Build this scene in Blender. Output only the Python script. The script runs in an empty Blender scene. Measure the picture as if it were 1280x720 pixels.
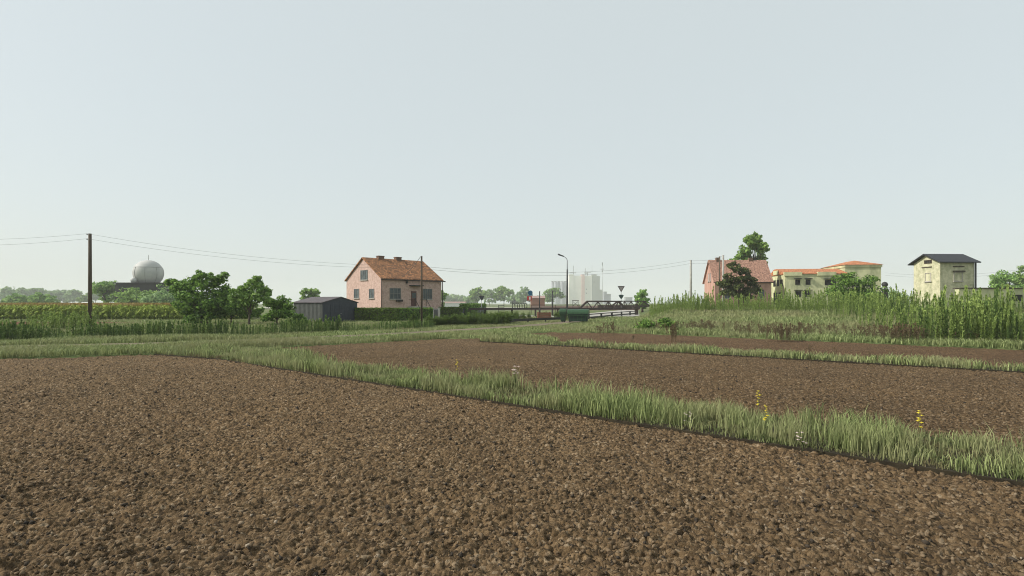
import bpy, math, random
import numpy as np
from mathutils import Vector, Matrix
R = math.radians
random.seed(7)
rng = np.random.default_rng(11)
scene = bpy.context.scene
COL = scene.collection
H = 2.1; F = 650.0; HY = 379.0          # eye height, focal length in photo pixels, horizon row

# ------------------------------------------------------------------ terrain
def sstep(t):
    t = np.clip(t, 0, 1); return t*t*(3-2*t)
def hgt(x, y):
    x = np.asarray(x, float); y = np.asarray(y, float)
    d = .653*(x-7.8)+.757*(y-36.4)
    xl = 8+(y-37)*.255
    return 1.22*sstep(d/22)*sstep((x-xl)/5.5)
def at(px, py, Y):                      # point at depth Y seen at a photo pixel
    return Vector(((px-640)/F*Y, Y, H+(HY-py)/F*Y))
def gx(px, Y): return (px-640)/F*Y

# ------------------------------------------------------------------ object bookkeeping
def tag(o, label=None, cat=None, group=None, kind=None):
    if label: o['label'] = label
    if cat: o['category'] = cat
    if group: o['group'] = group
    if kind: o['kind'] = kind
    return o
def empty(name, loc, rz=0, **k):
    o = bpy.data.objects.new(name, None); COL.objects.link(o)
    o.empty_display_size = .3
    o.location = loc; o.rotation_euler.z = rz
    return tag(o, **k)
def mesh_np(name, V, faces, mats, midx=None, smooth=False, parent=None):
    """faces: list of int arrays (n,k); midx: list of material numbers, one per array (or arrays)"""
    me = bpy.data.meshes.new(name)
    V = np.asarray(V, np.float32).reshape(-1, 3)
    faces = [np.asarray(f, np.int32) for f in faces if len(f)]
    me.vertices.add(len(V)); me.vertices.foreach_set('co', V.ravel())
    nl = sum(f.size for f in faces); npoly = sum(len(f) for f in faces)
    me.loops.add(nl); me.loops.foreach_set('vertex_index', np.concatenate([f.ravel() for f in faces]))
    tot = np.concatenate([np.full(len(f), f.shape[1], np.int32) for f in faces])
    st = np.concatenate([[0], np.cumsum(tot)[:-1]]).astype(np.int32)
    me.polygons.add(npoly); me.polygons.foreach_set('loop_start', st)
    if midx is not None:
        mi = np.concatenate([np.broadcast_to(np.asarray(m, np.int32), (len(f),)) for f, m in zip(faces, midx)])
        me.polygons.foreach_set('material_index', mi)
    if smooth: me.polygons.foreach_set('use_smooth', np.ones(npoly, bool))
    me.update(calc_edges=True)
    for m in (mats if isinstance(mats, (list, tuple)) else [mats]): me.materials.append(m)
    o = bpy.data.objects.new(name, me); COL.objects.link(o)
    if parent is not None: o.parent = parent
    return o
def copy_tree(o, parent=None):
    c = o.copy(); COL.objects.link(c); c.parent = parent
    for ch in [x for x in COL.objects if x.parent == o]: copy_tree(ch, c)
    return c

class MB:
    def __init__(s): s.v = []; s.f = []; s.sm = []
    def add(s, vs, fs, smooth=False):
        n = len(s.v); s.v += [tuple(p) for p in vs]; s.f += [tuple(i+n for i in f) for f in fs]; s.sm += [smooth]*len(fs); return s
    def box(s, x0, y0, z0, x1, y1, z1):
        return s.add([(x0,y0,z0),(x1,y0,z0),(x1,y1,z0),(x0,y1,z0),(x0,y0,z1),(x1,y0,z1),(x1,y1,z1),(x0,y1,z1)],
                     [(0,3,2,1),(4,5,6,7),(0,1,5,4),(1,2,6,5),(2,3,7,6),(3,0,4,7)])
    def bar(s, a, b, w, h=None, up=(0,0,1)):
        a = Vector(a); b = Vector(b); h = h or w; d = (b-a).normalized(); up = Vector(up)
        if abs(d.dot(up)) > .95: up = Vector((1,0,0))
        sx = d.cross(up).normalized(); u = sx.cross(d).normalized()
        vs = [p+sx*i*w/2+u*j*h/2 for p in (a, b) for i, j in ((-1,-1),(1,-1),(1,1),(-1,1))]
        return s.add(vs, [(0,1,2,3),(7,6,5,4),(0,4,5,1),(1,5,6,2),(2,6,7,3),(3,7,4,0)])
    def tube(s, pts, rad, n=8, cap=True):
        pts = [Vector(p) for p in pts]; k = len(pts)
        if not isinstance(rad, (list, tuple)): rad = [rad]*k
        vs = []
        for i, p in enumerate(pts):
            d = (pts[min(i+1, k-1)]-pts[max(i-1, 0)]).normalized()
            up = Vector((0,0,1)) if abs(d.z) < .95 else Vector((1,0,0))
            sx = d.cross(up).normalized(); u = sx.cross(d)
            for j in range(n):
                t = 2*math.pi*j/n; vs.append(p+(sx*math.cos(t)+u*math.sin(t))*rad[i])
        fs = [(i*n+j, i*n+(j+1) % n, (i+1)*n+(j+1) % n, (i+1)*n+j) for i in range(k-1) for j in range(n)]
        s.add(vs, fs, True)
        if cap: s.f += [tuple(range(len(s.v)-n, len(s.v))), tuple(reversed(range(len(s.v)-n*k, len(s.v)-n*k+n)))]; s.sm += [False]*2
        return s
    def prism(s, poly, a, b, axis='x'):
        """poly of 2D points extruded along an axis from a to b"""
        n = len(poly)
        def P(q, t): return (t, q[0], q[1]) if axis == 'x' else ((q[0], t, q[1]) if axis == 'y' else (q[0], q[1], t))
        vs = [P(q, a) for q in poly]+[P(q, b) for q in poly]
        return s.add(vs, [tuple(reversed(range(n))), tuple(range(n, 2*n))]+[(i, (i+1) % n, n+(i+1) % n, n+i) for i in range(n)])
    def lathe(s, prof, c=(0,0,0), n=24):
        vs = []; k = len(prof)
        for r, z in prof:
            for j in range(n):
                t = 2*math.pi*j/n; vs.append((c[0]+r*math.cos(t), c[1]+r*math.sin(t), c[2]+z))
        return s.add(vs, [(i*n+j, i*n+(j+1) % n, (i+1)*n+(j+1) % n, (i+1)*n+j) for i in range(k-1) for j in range(n)], True)
    def build(s, name, mat, parent=None, **k):
        me = bpy.data.meshes.new(name); me.from_pydata(s.v, [], s.f)
        me.polygons.foreach_set('use_smooth', s.sm); me.materials.append(mat)
        import bmesh
        bm = bmesh.new(); bm.from_mesh(me); bmesh.ops.recalc_face_normals(bm, faces=bm.faces); bm.to_mesh(me); bm.free()
        o = bpy.data.objects.new(name, me); COL.objects.link(o)
        if parent is not None: o.parent = parent
        return tag(o, **k)

# ------------------------------------------------------------------ materials
def newmat(name):
    m = bpy.data.materials.new(name); m.use_nodes = True
    nt = m.node_tree; b = nt.nodes['Principled BSDF']; b.inputs['Specular IOR Level'].default_value = .25
    return m, nt, b
def ramp(nt, fac, stops):
    r = nt.nodes.new('ShaderNodeValToRGB'); e = r.color_ramp.elements
    while len(e) < len(stops): e.new(.5)
    for el, (p, c) in zip(e, stops): el.position = p; el.color = (*c, 1)
    nt.links.new(fac, r.inputs[0]); return r.outputs[0]
def noise(nt, scale, detail=4, rough=.55, coord='Object', dist=0, stretch=None):
    t = nt.nodes.new('ShaderNodeTexCoord'); n = nt.nodes.new('ShaderNodeTexNoise')
    n.inputs['Scale'].default_value = scale; n.inputs['Detail'].default_value = detail
    n.inputs['Roughness'].default_value = rough; n.inputs['Distortion'].default_value = dist
    v = t.outputs[coord]
    if stretch:
        mp = nt.nodes.new('ShaderNodeMapping'); mp.inputs['Scale'].default_value = stretch
        nt.links.new(v, mp.inputs[0]); v = mp.outputs[0]
    nt.links.new(v, n.inputs['Vector']); return n.outputs['Fac']
def mixc(nt, fac, a, b, mode='MIX'):
    m = nt.nodes.new('ShaderNodeMix'); m.data_type = 'RGBA'; m.blend_type = mode
    for sock, val in ((m.inputs[0], fac), (m.inputs[6], a), (m.inputs[7], b)):
        if isinstance(val, (int, float)): sock.default_value = val
        elif isinstance(val, tuple): sock.default_value = (*val, 1)
        else: nt.links.new(val, sock)
    return m.outputs[2]
def bump(nt, b, h, strength=.5, dist=.02):
    n = nt.nodes.new('ShaderNodeBump'); n.inputs['Strength'].default_value = strength; n.inputs['Distance'].default_value = dist
    nt.links.new(h, n.inputs['Height']); nt.links.new(n.outputs[0], b.inputs['Normal'])
def mat(name, c1, c2=None, scale=3, rough=.8, metal=0, bmp=0, detail=5, stretch=None, lo=.35, hi=.65, dist=.02):
    m, nt, b = newmat(name); b.inputs['Roughness'].default_value = rough; b.inputs['Metallic'].default_value = metal
    c2 = c2 or tuple(x*.75 for x in c1)
    n = noise(nt, scale, detail, .6, stretch=stretch)
    nt.links.new(ramp(nt, n, [(lo, c2), (hi, c1)]), b.inputs['Base Color'])
    if bmp: bump(nt, b, n, bmp, dist)
    return m
def foliage(name, dark, light, trans=.25, rough=.6, patch=None):
    m, nt, b = newmat(name); b.inputs['Roughness'].default_value = rough; b.inputs['Specular IOR Level'].default_value = .15
    g = nt.nodes.new('ShaderNodeNewGeometry')
    c = ramp(nt, g.outputs['Random Per Island'], [(0, dark), (1, light)])
    if patch:
        pn = noise(nt, patch[0], 3, .6)
        c = mixc(nt, ramp(nt, pn, [(.42, (0,0,0)), (.62, (1,1,1))]), c, patch[1])
    nt.links.new(c, b.inputs['Base Color'])
    t = nt.nodes.new('ShaderNodeBsdfTranslucent'); nt.links.new(c, t.inputs[0])
    mx = nt.nodes.new('ShaderNodeMixShader'); mx.inputs[0].default_value = trans
    nt.links.new(b.outputs[0], mx.inputs[1]); nt.links.new(t.outputs[0], mx.inputs[2])
    nt.links.new(mx.outputs[0], nt.nodes['Material Output'].inputs[0]); return m

def soil_mat(name, gain=1.0, red=0.0):
    m, nt, b = newmat(name); b.inputs['Roughness'].default_value = .95; b.inputs['Specular IOR Level'].default_value = .1
    tc = nt.nodes.new('ShaderNodeTexCoord')
    nz = nt.nodes.new('ShaderNodeTexNoise'); nz.inputs['Scale'].default_value = 9; nz.inputs['Detail'].default_value = 3
    nt.links.new(tc.outputs['Object'], nz.inputs['Vector'])
    dv = nt.nodes.new('ShaderNodeVectorMath'); dv.operation = 'MULTIPLY_ADD'; dv.inputs[1].default_value = (.05,.05,.05)
    nt.links.new(nz.outputs['Color'], dv.inputs[0]); nt.links.new(tc.outputs['Object'], dv.inputs[2])
    vo = nt.nodes.new('ShaderNodeTexVoronoi'); vo.inputs['Scale'].default_value = 26
    nt.links.new(dv.outputs[0], vo.inputs['Vector'])
    sp = nt.nodes.new('ShaderNodeSeparateColor'); nt.links.new(vo.outputs['Color'], sp.inputs[0])
    def g(c): return (c[0]*gain*(1+red)*1.03, c[1]*gain, c[2]*gain*.90)
    base = ramp(nt, sp.outputs[0], [(0, g((.055,.042,.03))), (.2, g((.105,.075,.047))), (.6, g((.16,.112,.067))), (.92, g((.225,.165,.105))), (1, g((.31,.25,.185)))])
    fine = noise(nt, 60, 6, .7)
    base = mixc(nt, .55, base, ramp(nt, fine, [(.3, (.35,.33,.32)), (.7, (1.5,1.45,1.4))]), 'MULTIPLY')
    big = noise(nt, .35, 4, .6)
    base = mixc(nt, 1.0, base, ramp(nt, big, [(.35, (.86,.86,.87)), (.65, (1.08,1.06,1.04))]), 'MULTIPLY')
    nt.links.new(base, b.inputs['Base Color'])
    ma = nt.nodes.new('ShaderNodeMath'); ma.operation = 'MULTIPLY_ADD'; ma.inputs[1].default_value = -1.2
    nt.links.new(vo.outputs['Distance'], ma.inputs[0]); nt.links.new(fine, ma.inputs[2])
    bump(nt, b, ma.outputs[0], .9, .03)
    return m

def ground_mat():
    m, nt, b = newmat('meadow_ground'); b.inputs['Roughness'].default_value = .95; b.inputs['Specular IOR Level'].default_value = .1
    n = noise(nt, 1.3, 8, .7); n2 = noise(nt, .06, 4, .6)
    c = ramp(nt, n, [(.3, (.085,.085,.045)), (.5, (.12,.145,.06)), (.7, (.17,.19,.085))])
    c = mixc(nt, .5, c, ramp(nt, n2, [(.4, (.6,.75,.5)), (.6, (1.3,1.2,1.1))]), 'MULTIPLY')
    nt.links.new(c, b.inputs['Base Color']); bump(nt, b, n, .8, .1); return m

def plaster(name, c, dirt, sc=1.2, brick=None, stain=.5):
    m, nt, b = newmat(name); b.inputs['Roughness'].default_value = .9
    n = noise(nt, sc, 8, .65, stretch=(1,1,stain))
    col = ramp(nt, n, [(.33, dirt), (.58, c)])
    if brick:
        tc = nt.nodes.new('ShaderNodeTexCoord'); mp = nt.nodes.new('ShaderNodeMapping'); 
        mp.inputs['Rotation'].default_value = (R(90), 0, 0)
        cx = nt.nodes.new('ShaderNodeSeparateXYZ'); nt.links.new(tc.outputs['Object'], cx.inputs[0])
        ad = nt.nodes.new('ShaderNodeMath'); ad.operation = 'ADD'; nt.links.new(cx.outputs[0], ad.inputs[0]); nt.links.new(cx.outputs[1], ad.inputs[1])
        cb = nt.nodes.new('ShaderNodeCombineXYZ'); nt.links.new(ad.outputs[0], cb.inputs[0]); nt.links.new(cx.outputs[2], cb.inputs[1])
        br = nt.nodes.new('ShaderNodeTexBrick'); br.inputs['Scale'].default_value = brick[0]
        br.inputs['Color1'].default_value = (1.15,1.1,1.08,1); br.inputs['Color2'].default_value = (.78,.7,.68,1); br.inputs['Mortar'].default_value = (1.05,1.08,1.1,1)
        br.inputs['Mortar Size'].default_value = .02
        nt.links.new(cb.outputs[0], br.inputs['Vector'])
        col = mixc(nt, brick[1], col, br.outputs[0], 'MULTIPLY')
    nt.links.new(col, b.inputs['Base Color'])
    f = noise(nt, 25, 4, .6); bump(nt, b, f, .3, .02); return m

def tile_mat(name, c1, c2, c3, pitch=4.0):
    m, nt, b = newmat(name); b.inputs['Roughness'].default_value = .85
    tc = nt.nodes.new('ShaderNodeTexCoord'); br = nt.nodes.new('ShaderNodeTexBrick')
    mp = nt.nodes.new('ShaderNodeMapping'); mp.inputs['Scale'].default_value = (1, 1, 1)
    nt.links.new(tc.outputs['Object'], br.inputs['Vector'])
    br.inputs['Scale'].default_value = pitch; br.inputs['Mortar Size'].default_value = .035; br.inputs['Row Height'].default_value = .8; br.inputs['Brick Width'].default_value = .8
    br.inputs['Color1'].default_value = (*c1, 1); br.inputs['Color2'].default_value = (*c2, 1); br.inputs['Mortar'].default_value = (*c3, 1)
    n = noise(nt, 5.5, 6, .75)
    c = mixc(nt, .9, br.outputs[0], ramp(nt, n, [(.4, (.38,.36,.33)), (.58, (1.25,1.2,1.15))]), 'MULTIPLY')
    nt.links.new(c, b.inputs['Base Color']); bump(nt, b, br.outputs['Fac'], .6, .03); return m

M = {}
M['soil'] = soil_mat('ploughed_soil'); M['clod'] = soil_mat('soil_clod', 1.05)
M['soil_red'] = soil_mat('soil_reddish', .72, .35)
M['ground'] = ground_mat()
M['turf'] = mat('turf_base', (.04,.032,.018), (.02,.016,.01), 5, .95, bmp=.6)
M['track'] = mat('dirt_track', (.20,.155,.11), (.11,.10,.055), .8, .95, bmp=.4, detail=8)
M['far_field'] = mat('pale_stubble', (.42,.40,.33), (.3,.3,.24), .02, .95)
M['road'] = mat('concrete_road', (.42,.40,.36), (.30,.285,.26), .6, .9)
M['grass'] = foliage('grass_blades', (.04,.065,.02), (.46,.53,.22), .3, patch=(.8, (.30,.31,.15)))
M['grass_far'] = foliage('meadow_grass', (.10,.14,.04), (.38,.44,.19), .3, patch=(.14, (.28,.28,.14)))
M['short'] = foliage('short_grass_blades', (.07,.095,.032), (.25,.29,.12), .25, patch=(1.1, (.20,.17,.09)))
M['weed'] = foliage('weed_leaves', (.035,.075,.018), (.17,.26,.07), .28)
M['weed_l'] = foliage('weed_leaves_light', (.12,.18,.045), (.33,.43,.14), .35)
M['weed_b'] = foliage('bank_weed_leaves', (.09,.15,.03), (.40,.51,.15), .33)
M['dock'] = foliage('dock_stems', (.10,.075,.04), (.22,.165,.095), .2)
M['corn'] = foliage('maize_leaves', (.16,.24,.03), (.50,.58,.14), .35)
M['tassel'] = foliage('maize_tassels', (.27,.19,.06), (.44,.32,.14), .2)
M['stem'] = mat('plant_stem', (.11,.15,.05), (.08,.10,.04), 6)
M['bark'] = mat('bark', (.10,.08,.06), (.05,.04,.03), 7, .95, bmp=.6, stretch=(1,1,.3))
M['leaf_dark'] = foliage('leaves_dark', (.025,.08,.010), (.26,.42,.085), .32)
M['leaf_mid'] = foliage('leaves_mid', (.05,.13,.02), (.36,.52,.14), .32)
M['leaf_bright'] = foliage('leaves_bright', (.08,.20,.03), (.38,.55,.17), .32)
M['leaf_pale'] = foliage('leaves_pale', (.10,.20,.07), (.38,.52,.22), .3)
M['leaf_red'] = foliage('leaves_rusty', (.022,.035,.009), (.13,.16,.045), .22)
M['hedge'] = foliage('hedge_leaves', (.045,.09,.012), (.17,.25,.045), .25)
M['wood_old'] = mat('weathered_wood', (.11,.085,.06), (.06,.045,.033), 5, .9, bmp=.5, stretch=(1,1,.15))
M['concrete'] = mat('concrete_post', (.42,.41,.37), (.30,.29,.26), 4, .9)
M['dark_steel'] = mat('dark_steel', (.05,.05,.052), (.035,.033,.032), 6, .6, .3)
M['rust_steel'] = mat('brown_steel', (.075,.052,.045), (.045,.035,.032), 5, .7, .2)
M['galv'] = mat('galvanised_steel', (.33,.34,.34), (.24,.25,.25), 5, .5, .5)
M['wire'] = mat('wire', (.09,.09,.09), (.07,.07,.07), 3, .6)
M['glass'] = mat('window_glass', (.10,.125,.13), (.045,.055,.06), 1.5, .12)
M['dark'] = mat('dark_opening', (.03,.028,.028), (.02,.02,.02), 3, .7)
M['frame'] = mat('window_frame', (.22,.22,.20), (.15,.15,.14), 8, .6)
M['white'] = mat('white_paint', (.75,.75,.72), (.62,.62,.58), 2, .6)
M['pink'] = plaster('pink_render', (.53,.395,.335), (.40,.28,.235), 2.5, (3.2, .75), .9)
M['trim'] = mat('plinth', (.45,.42,.37), (.3,.28,.25), 3, .9)
M['roof_o'] = tile_mat('orange_tiles', (.46,.22,.10), (.17,.09,.05), (.05,.038,.026), 3.2)
M['brick_o'] = mat('chimney_brick', (.20,.12,.08), (.12,.08,.06), 5, .9)
M['door'] = mat('brown_door', (.10,.045,.035), (.07,.03,.025), 4, .6)
M['shed_wall'] = mat('shed_sheet', (.095,.102,.095), (.07,.078,.072), 3, .6, bmp=.2)
M['shed_front'] = mat('shed_dark', (.05,.056,.072), (.038,.044,.058), 3, .6)
M['shed_roof'] = mat('shed_roofing', (.12,.105,.11), (.08,.072,.078), 3, .85)
M['farm_wall'] = plaster('salmon_brick', (.48,.30,.235), (.36,.20,.165), 1.5, (3.5, .35))
M['farm_roof'] = tile_mat('faded_red_tiles', (.47,.28,.215), (.40,.23,.175), (.30,.17,.13), 4)
M['villa'] = plaster('cream_stucco', (.62,.61,.37), (.36,.38,.22), .9)
M['villa_roof'] = tile_mat('terracotta', (.56,.24,.12), (.46,.19,.09), (.33,.13,.07), 3)
M['tower'] = plaster('mouldy_plaster', (.57,.555,.38), (.33,.34,.21), 1.9, (2.5, .35), .8)
M['slate'] = mat('black_sheet_roof', (.035,.037,.045), (.025,.026,.03), 3, .6)
M['radome'] = mat('radome_panel', (.50,.495,.47), (.38,.385,.375), .35, .6)
M['radome_seam'] = mat('radome_seam', (.30,.30,.29), (.25,.25,.24), .35, .6)
M['bunker'] = mat('dark_bunker', (.04,.038,.042), (.028,.027,.03), .5, .8)
M['bin_green'] = mat('green_bin', (.028,.075,.032), (.018,.05,.024), 3, .5)
M['bin_dark'] = mat('dark_bin_body', (.02,.045,.03), (.014,.03,.024), 3, .6)
M['crate'] = mat('orange_wood', (.30,.13,.085), (.20,.09,.06), 4, .85)
M['blue'] = mat('blue_sign', (.015,.10,.19), (.012,.08,.16), 3, .5)
M['red'] = mat('red_sign', (.45,.05,.04), (.38,.04,.035), 3, .5)
M['sign_grey'] = mat('sign_face', (.30,.27,.26), (.24,.22,.21), 4, .6)
M['sign_green'] = mat('dark_green_plate', (.03,.06,.055), (.02,.045,.04), 4, .6)
M['brick_far'] = mat('pinkish_wall', (.36,.24,.21), (.28,.19,.17), 1, .9)
M['silo'] = mat('silo_steel', (.30,.31,.34), (.22,.23,.26), .08, .5)
M['elev'] = mat('elevator_cream', (.78,.76,.68), (.70,.68,.60), .04, .8)
M['elev_p'] = mat('elevator_pink', (.66,.42,.36), (.58,.37,.32), .04, .8)
M['elev_g'] = mat('elevator_grey', (.30,.32,.27), (.25,.27,.23), .04, .8)
M['yellow'] = mat('yellow_petals', (.85,.72,.08), (.72,.58,.05), 30, .7)
M['pinkw'] = mat('pale_petals', (.78,.66,.60), (.65,.52,.50), 30, .7)

# ------------------------------------------------------------------ polygons of the fields
PA = np.array([(-60,2),(-19.2,19.5),(-14.4,21.3),(-12.9,20.7),(-11.1,19.5),(14,-.44),(14,-4),(-60,-4)])
PS1 = np.array([(-14.6,21.2),(-11.1,19.5),(14,-.44),(15.45,1.25),(-6.4,17.85),(-11.3,24.3),(-12.8,23.0)])
PB = np.array([(-11.3,24.3),(-6.4,17.85),(15.45,1.25),(17,-.8),(34,-.8),(28,6.4),(15.45,15.7),(-1.75,28.4),(-1.9,31),(-4.2,30.3)])
PS2 = np.array([(-1.9,31),(-1.75,28.4),(15.45,15.7),(28,6.4),(28.7,7.4),(16.15,16.65),(2.5,27.2),(.5,35.0),(-.7,33.5)])
PC = np.array([(.5,35.0),(2.5,27.2),(16.15,16.65),(28.7,7.4),(42,-2),(52,-2),(23,23.3),(7.84,36.4),(2.8,37.5)])
PD = np.array([(-60,43.5),(-47,43.5),(-36.5,43.5),(-37.5,54.5),(-75,54.5)])   # small ploughed plot far left
TR = np.array([(-40,15),(-23.2,23.6),(-17.9,25.5),(-13.5,28.4),(-8.2,33.2),(-3.1,40),(.7,45.5),(5.0,53),(9.5,64)])
def inpoly(P, x, y):
    x = np.asarray(x); y = np.asarray(y); r = np.zeros(x.shape, bool); n = len(P)
    for i in range(n):
        x1, y1 = P[i]; x2, y2 = P[(i+1) % n]
        c = ((y1 > y) != (y2 > y))
        with np.errstate(divide='ignore', invalid='ignore'):
            r ^= c & (x < (x2-x1)*(y-y1)/(y2-y1+1e-12)+x1)
    return r
def trackdist(x, y):
    d = np.full(np.shape(x), 1e9)
    for (ax, ay), (bx, by) in zip(TR[:-1], TR[1:]):
        t = np.clip(((x-ax)*(bx-ax)+(y-ay)*(by-ay))/((bx-ax)**2+(by-ay)**2), 0, 1)
        d = np.minimum(d, np.hypot(x-ax-t*(bx-ax), y-ay-t*(by-ay)))
    return d
RD = [(-40,96),(-10,83),(3,78),(12,79.5),(18.5,93),(26,115),(38,150),(60,230)]
def polydist(L, x, y):
    d = np.full(np.shape(x), 1e9)
    for (ax, ay), (bx, by) in zip(L[:-1], L[1:]):
        t = np.clip(((x-ax)*(bx-ax)+(y-ay)*(by-ay))/((bx-ax)**2+(by-ay)**2), 0, 1)
        d = np.minimum(d, np.hypot(x-ax-t*(bx-ax), y-ay-t*(by-ay)))
    return d
HULL = [PA, PS1, PB, PS2, PC]
def infields(x, y):
    r = np.zeros(np.shape(x), bool)
    for P in HULL: r |= inpoly(P, x, y)
    return r

# value noise for relief and density
def vnoise(x, y, seed=0):
    xi = np.floor(x).astype(int); yi = np.floor(y).astype(int); fx = x-xi; fy = y-yi
    fx = fx*fx*(3-2*fx); fy = fy*fy*(3-2*fy)
    def h(a, b):
        n = (a*374761393+b*668265263+seed*1442695041) & 0x7fffffff
        n = ((n ^ (n >> 13))*1274126177) & 0x7fffffff
        return ((n ^ (n >> 16)) & 0xffff)/65535.0
    return (h(xi,yi)*(1-fx)+h(xi+1,yi)*fx)*(1-fy)+(h(xi,yi+1)*(1-fx)+h(xi+1,yi+1)*fx)*fy
def hash2(a, b, s):
    n = (a*374761393+b*668265263+s*974711) & 0x7fffffff
    n = ((n ^ (n >> 13))*1274126177) & 0x7fffffff
    return ((n ^ (n >> 16)) & 0xffff)/65535.0
def clods(x, y, cell, seed, ax=1.0, arc=0):
    """domes of random height on a jittered grid: crumbly ploughed relief"""
    u = x/(cell*ax); v = y/cell
    ui = np.floor(u).astype(np.int64); vi = np.floor(v).astype(np.int64); best = np.zeros_like(u)
    for di in (-1,0,1):
        for dj in (-1,0,1):
            a = ui+di; b = vi+dj
            cx = a+hash2(a,b,seed); cy = b+hash2(a,b,seed+1); r = .5+.55*hash2(a,b,seed+2); hh = .35+.65*hash2(a,b,seed+3)
            th = hash2(a,b,seed+4)*3.14; c = np.cos(th); s = np.sin(th)
            dx = u-cx; dy = v-cy; p = (dx*c+dy*s)*1.25; q = (-dx*s+dy*c)*.85
            d2 = (p*p+q*q)/(r*r)
            dome = hh*np.sqrt(np.clip(1-d2, 0, 1))
            if arc: dome = dome*(1+arc*np.sin(np.sqrt(d2)*15+hash2(a,b,seed+5)*6))
            best = np.maximum(best, dome)
    return best
def fbm(x, y, seed, k=3):
    r = 0; am = 1; tot = 0
    for i in range(k): r = r+am*vnoise(x*2**i, y*2**i, seed+i); tot += am; am *= .55
    return r/tot
def soil_h(x, y):
    wx = fbm(x*9, y*9, 300)-.5; wy = fbm(x*9+40, y*9, 310)-.5
    x2 = x+.075*wx; y2 = y+.075*wy
    left = sstep((-x-.2+1.2*(vnoise(x*.5, y*.5, 9)-.5))/4.5)
    rough = fbm(x*17, y*17, 320)
    a = (clods(x2, y2, .07, 10)*.034+clods(x2, y2, .15, 20)*.026)*(.45+1.1*rough)+clods(x2, y2, .04, 30)*.012
    b = (clods(x2, y2, .11, 40, 1.7, .30)*.040+clods(x2, y2, .22, 50, 1.5, .20)*.032)*(.6+.8*rough)+clods(x2, y2, .045, 60, 1.8)*.011
    und = .035*vnoise(x*1.1, y*1.1, 7)
    return 1.25*(a*(1-left)+b*left)+und-.075

# ------------------------------------------------------------------ ground
def build_ground():
    def axis(lo, hi, step, outer):
        c = list(np.arange(lo, hi+1e-6, step)); g = step; p = hi
        while p < outer: g *= 1.22; p += g; c.append(p)
        g = step; p = lo; l = []
        while p > -outer: g *= 1.22; p -= g; l.append(p)
        return np.array(l[::-1]+c)
    xs = axis(-36, 56, .3, 2600); ys = axis(-4, 62, .3, 2600)
    X, Y = np.meshgrid(xs, ys)
    Z = hgt(X, Y)+.05
    ins = infields(X, Y)
    Z = np.where(ins, -.12, Z)
    Z += np.where(ins, 0, .03*vnoise(X*.8, Y*.8, 2))
    nx, ny = len(xs), len(ys)
    i = np.arange(nx*ny).reshape(ny, nx)
    f = np.stack([i[:-1,:-1], i[:-1,1:], i[1:,1:], i[1:,:-1]], -1).reshape(-1, 4)
    o = mesh_np('ground', np.stack([X, Y, Z], -1), [f], M['ground'], smooth=True)
    tag(o, 'flat green farmland reaching to the horizon', 'ground', kind='structure')
build_ground()

def build_soil():
    ys = [2.6]
    while ys[-1] < 38.5: ys.append(ys[-1]+max(.011, .0030*ys[-1]))
    ys = np.array(ys); u = np.linspace(-1, 1, 1150)
    X = u[None,:]*(ys[:,None]*1.06+1.2)+.0; Y = np.broadcast_to(ys[:,None], X.shape)
    Z = soil_h(X, Y)
    fade = 1/(1+(Y/60)**2); Z = Z*fade
    ny, nx = X.shape; i = np.arange(nx*ny).reshape(ny, nx)
    f = np.stack([i[:-1,:-1], i[:-1,1:], i[1:,1:], i[1:,:-1]], -1).reshape(-1, 4)
    V = np.stack([X, Y, Z], -1).reshape(-1, 3)
    cx = V[f].mean(1)
    for nm, P, mt, lab in (('ploughed_field', PA, M['soil'], 'wide brown ploughed field in the foreground'),
                           ('ploughed_field', PB, M['soil_b'], 'brown ploughed plot between the two grass strips'),
                           ('ploughed_field', PC, M['soil_c'], 'narrow reddish ploughed plot beyond the second grass strip')):
        k = inpoly(P, cx[:,0], cx[:,1]); ff = f[k]
        used = np.unique(ff); re = np.full(len(V), -1); re[used] = np.arange(len(used))
        o = mesh_np(nm, V[used], [re[ff]], mt, smooth=True)
        tag(o, lab, 'field', kind='structure')
M['soil_b'] = soil_mat('soil_middle_plot', .86, .01); M['soil_c'] = soil_mat('soil_far_plot', .76, .08)
build_soil()
# the parts of the fields no closer view needs in relief
def sheet(name, P, z, m, label, cat, grid=1.2, sub=None):
    x0, y0 = P.min(0); x1, y1 = P.max(0)
    mb = MB(); mb.add([(p[0], p[1], float(hgt(p[0], p[1]))+z) for p in P], [tuple(range(len(P)))])
    return mb.build(name, m, label=label, cat=cat, kind='structure')
sheet('ploughed_field', PD, .14, M['soil_red'], 'small reddish ploughed plot at the far left', 'field')
sheet('field_bed', np.array([(-60,-4),(-60,2),(-19.2,19.5),(-14.4,21.3),(-1.9,31),(2.8,37.5),(7.8,36.4),(23,23.3),(52,-2),(52,-4)]), -.10, M['soil'], 'soil under the ploughed plots', 'field')

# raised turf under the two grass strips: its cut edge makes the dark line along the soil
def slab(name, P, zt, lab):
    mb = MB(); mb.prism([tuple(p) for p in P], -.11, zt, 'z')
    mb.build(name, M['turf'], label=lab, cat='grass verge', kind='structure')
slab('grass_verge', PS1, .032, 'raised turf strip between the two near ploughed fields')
slab('grass_verge', PS2, .03, 'raised turf strip before the far reddish plot')

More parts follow.
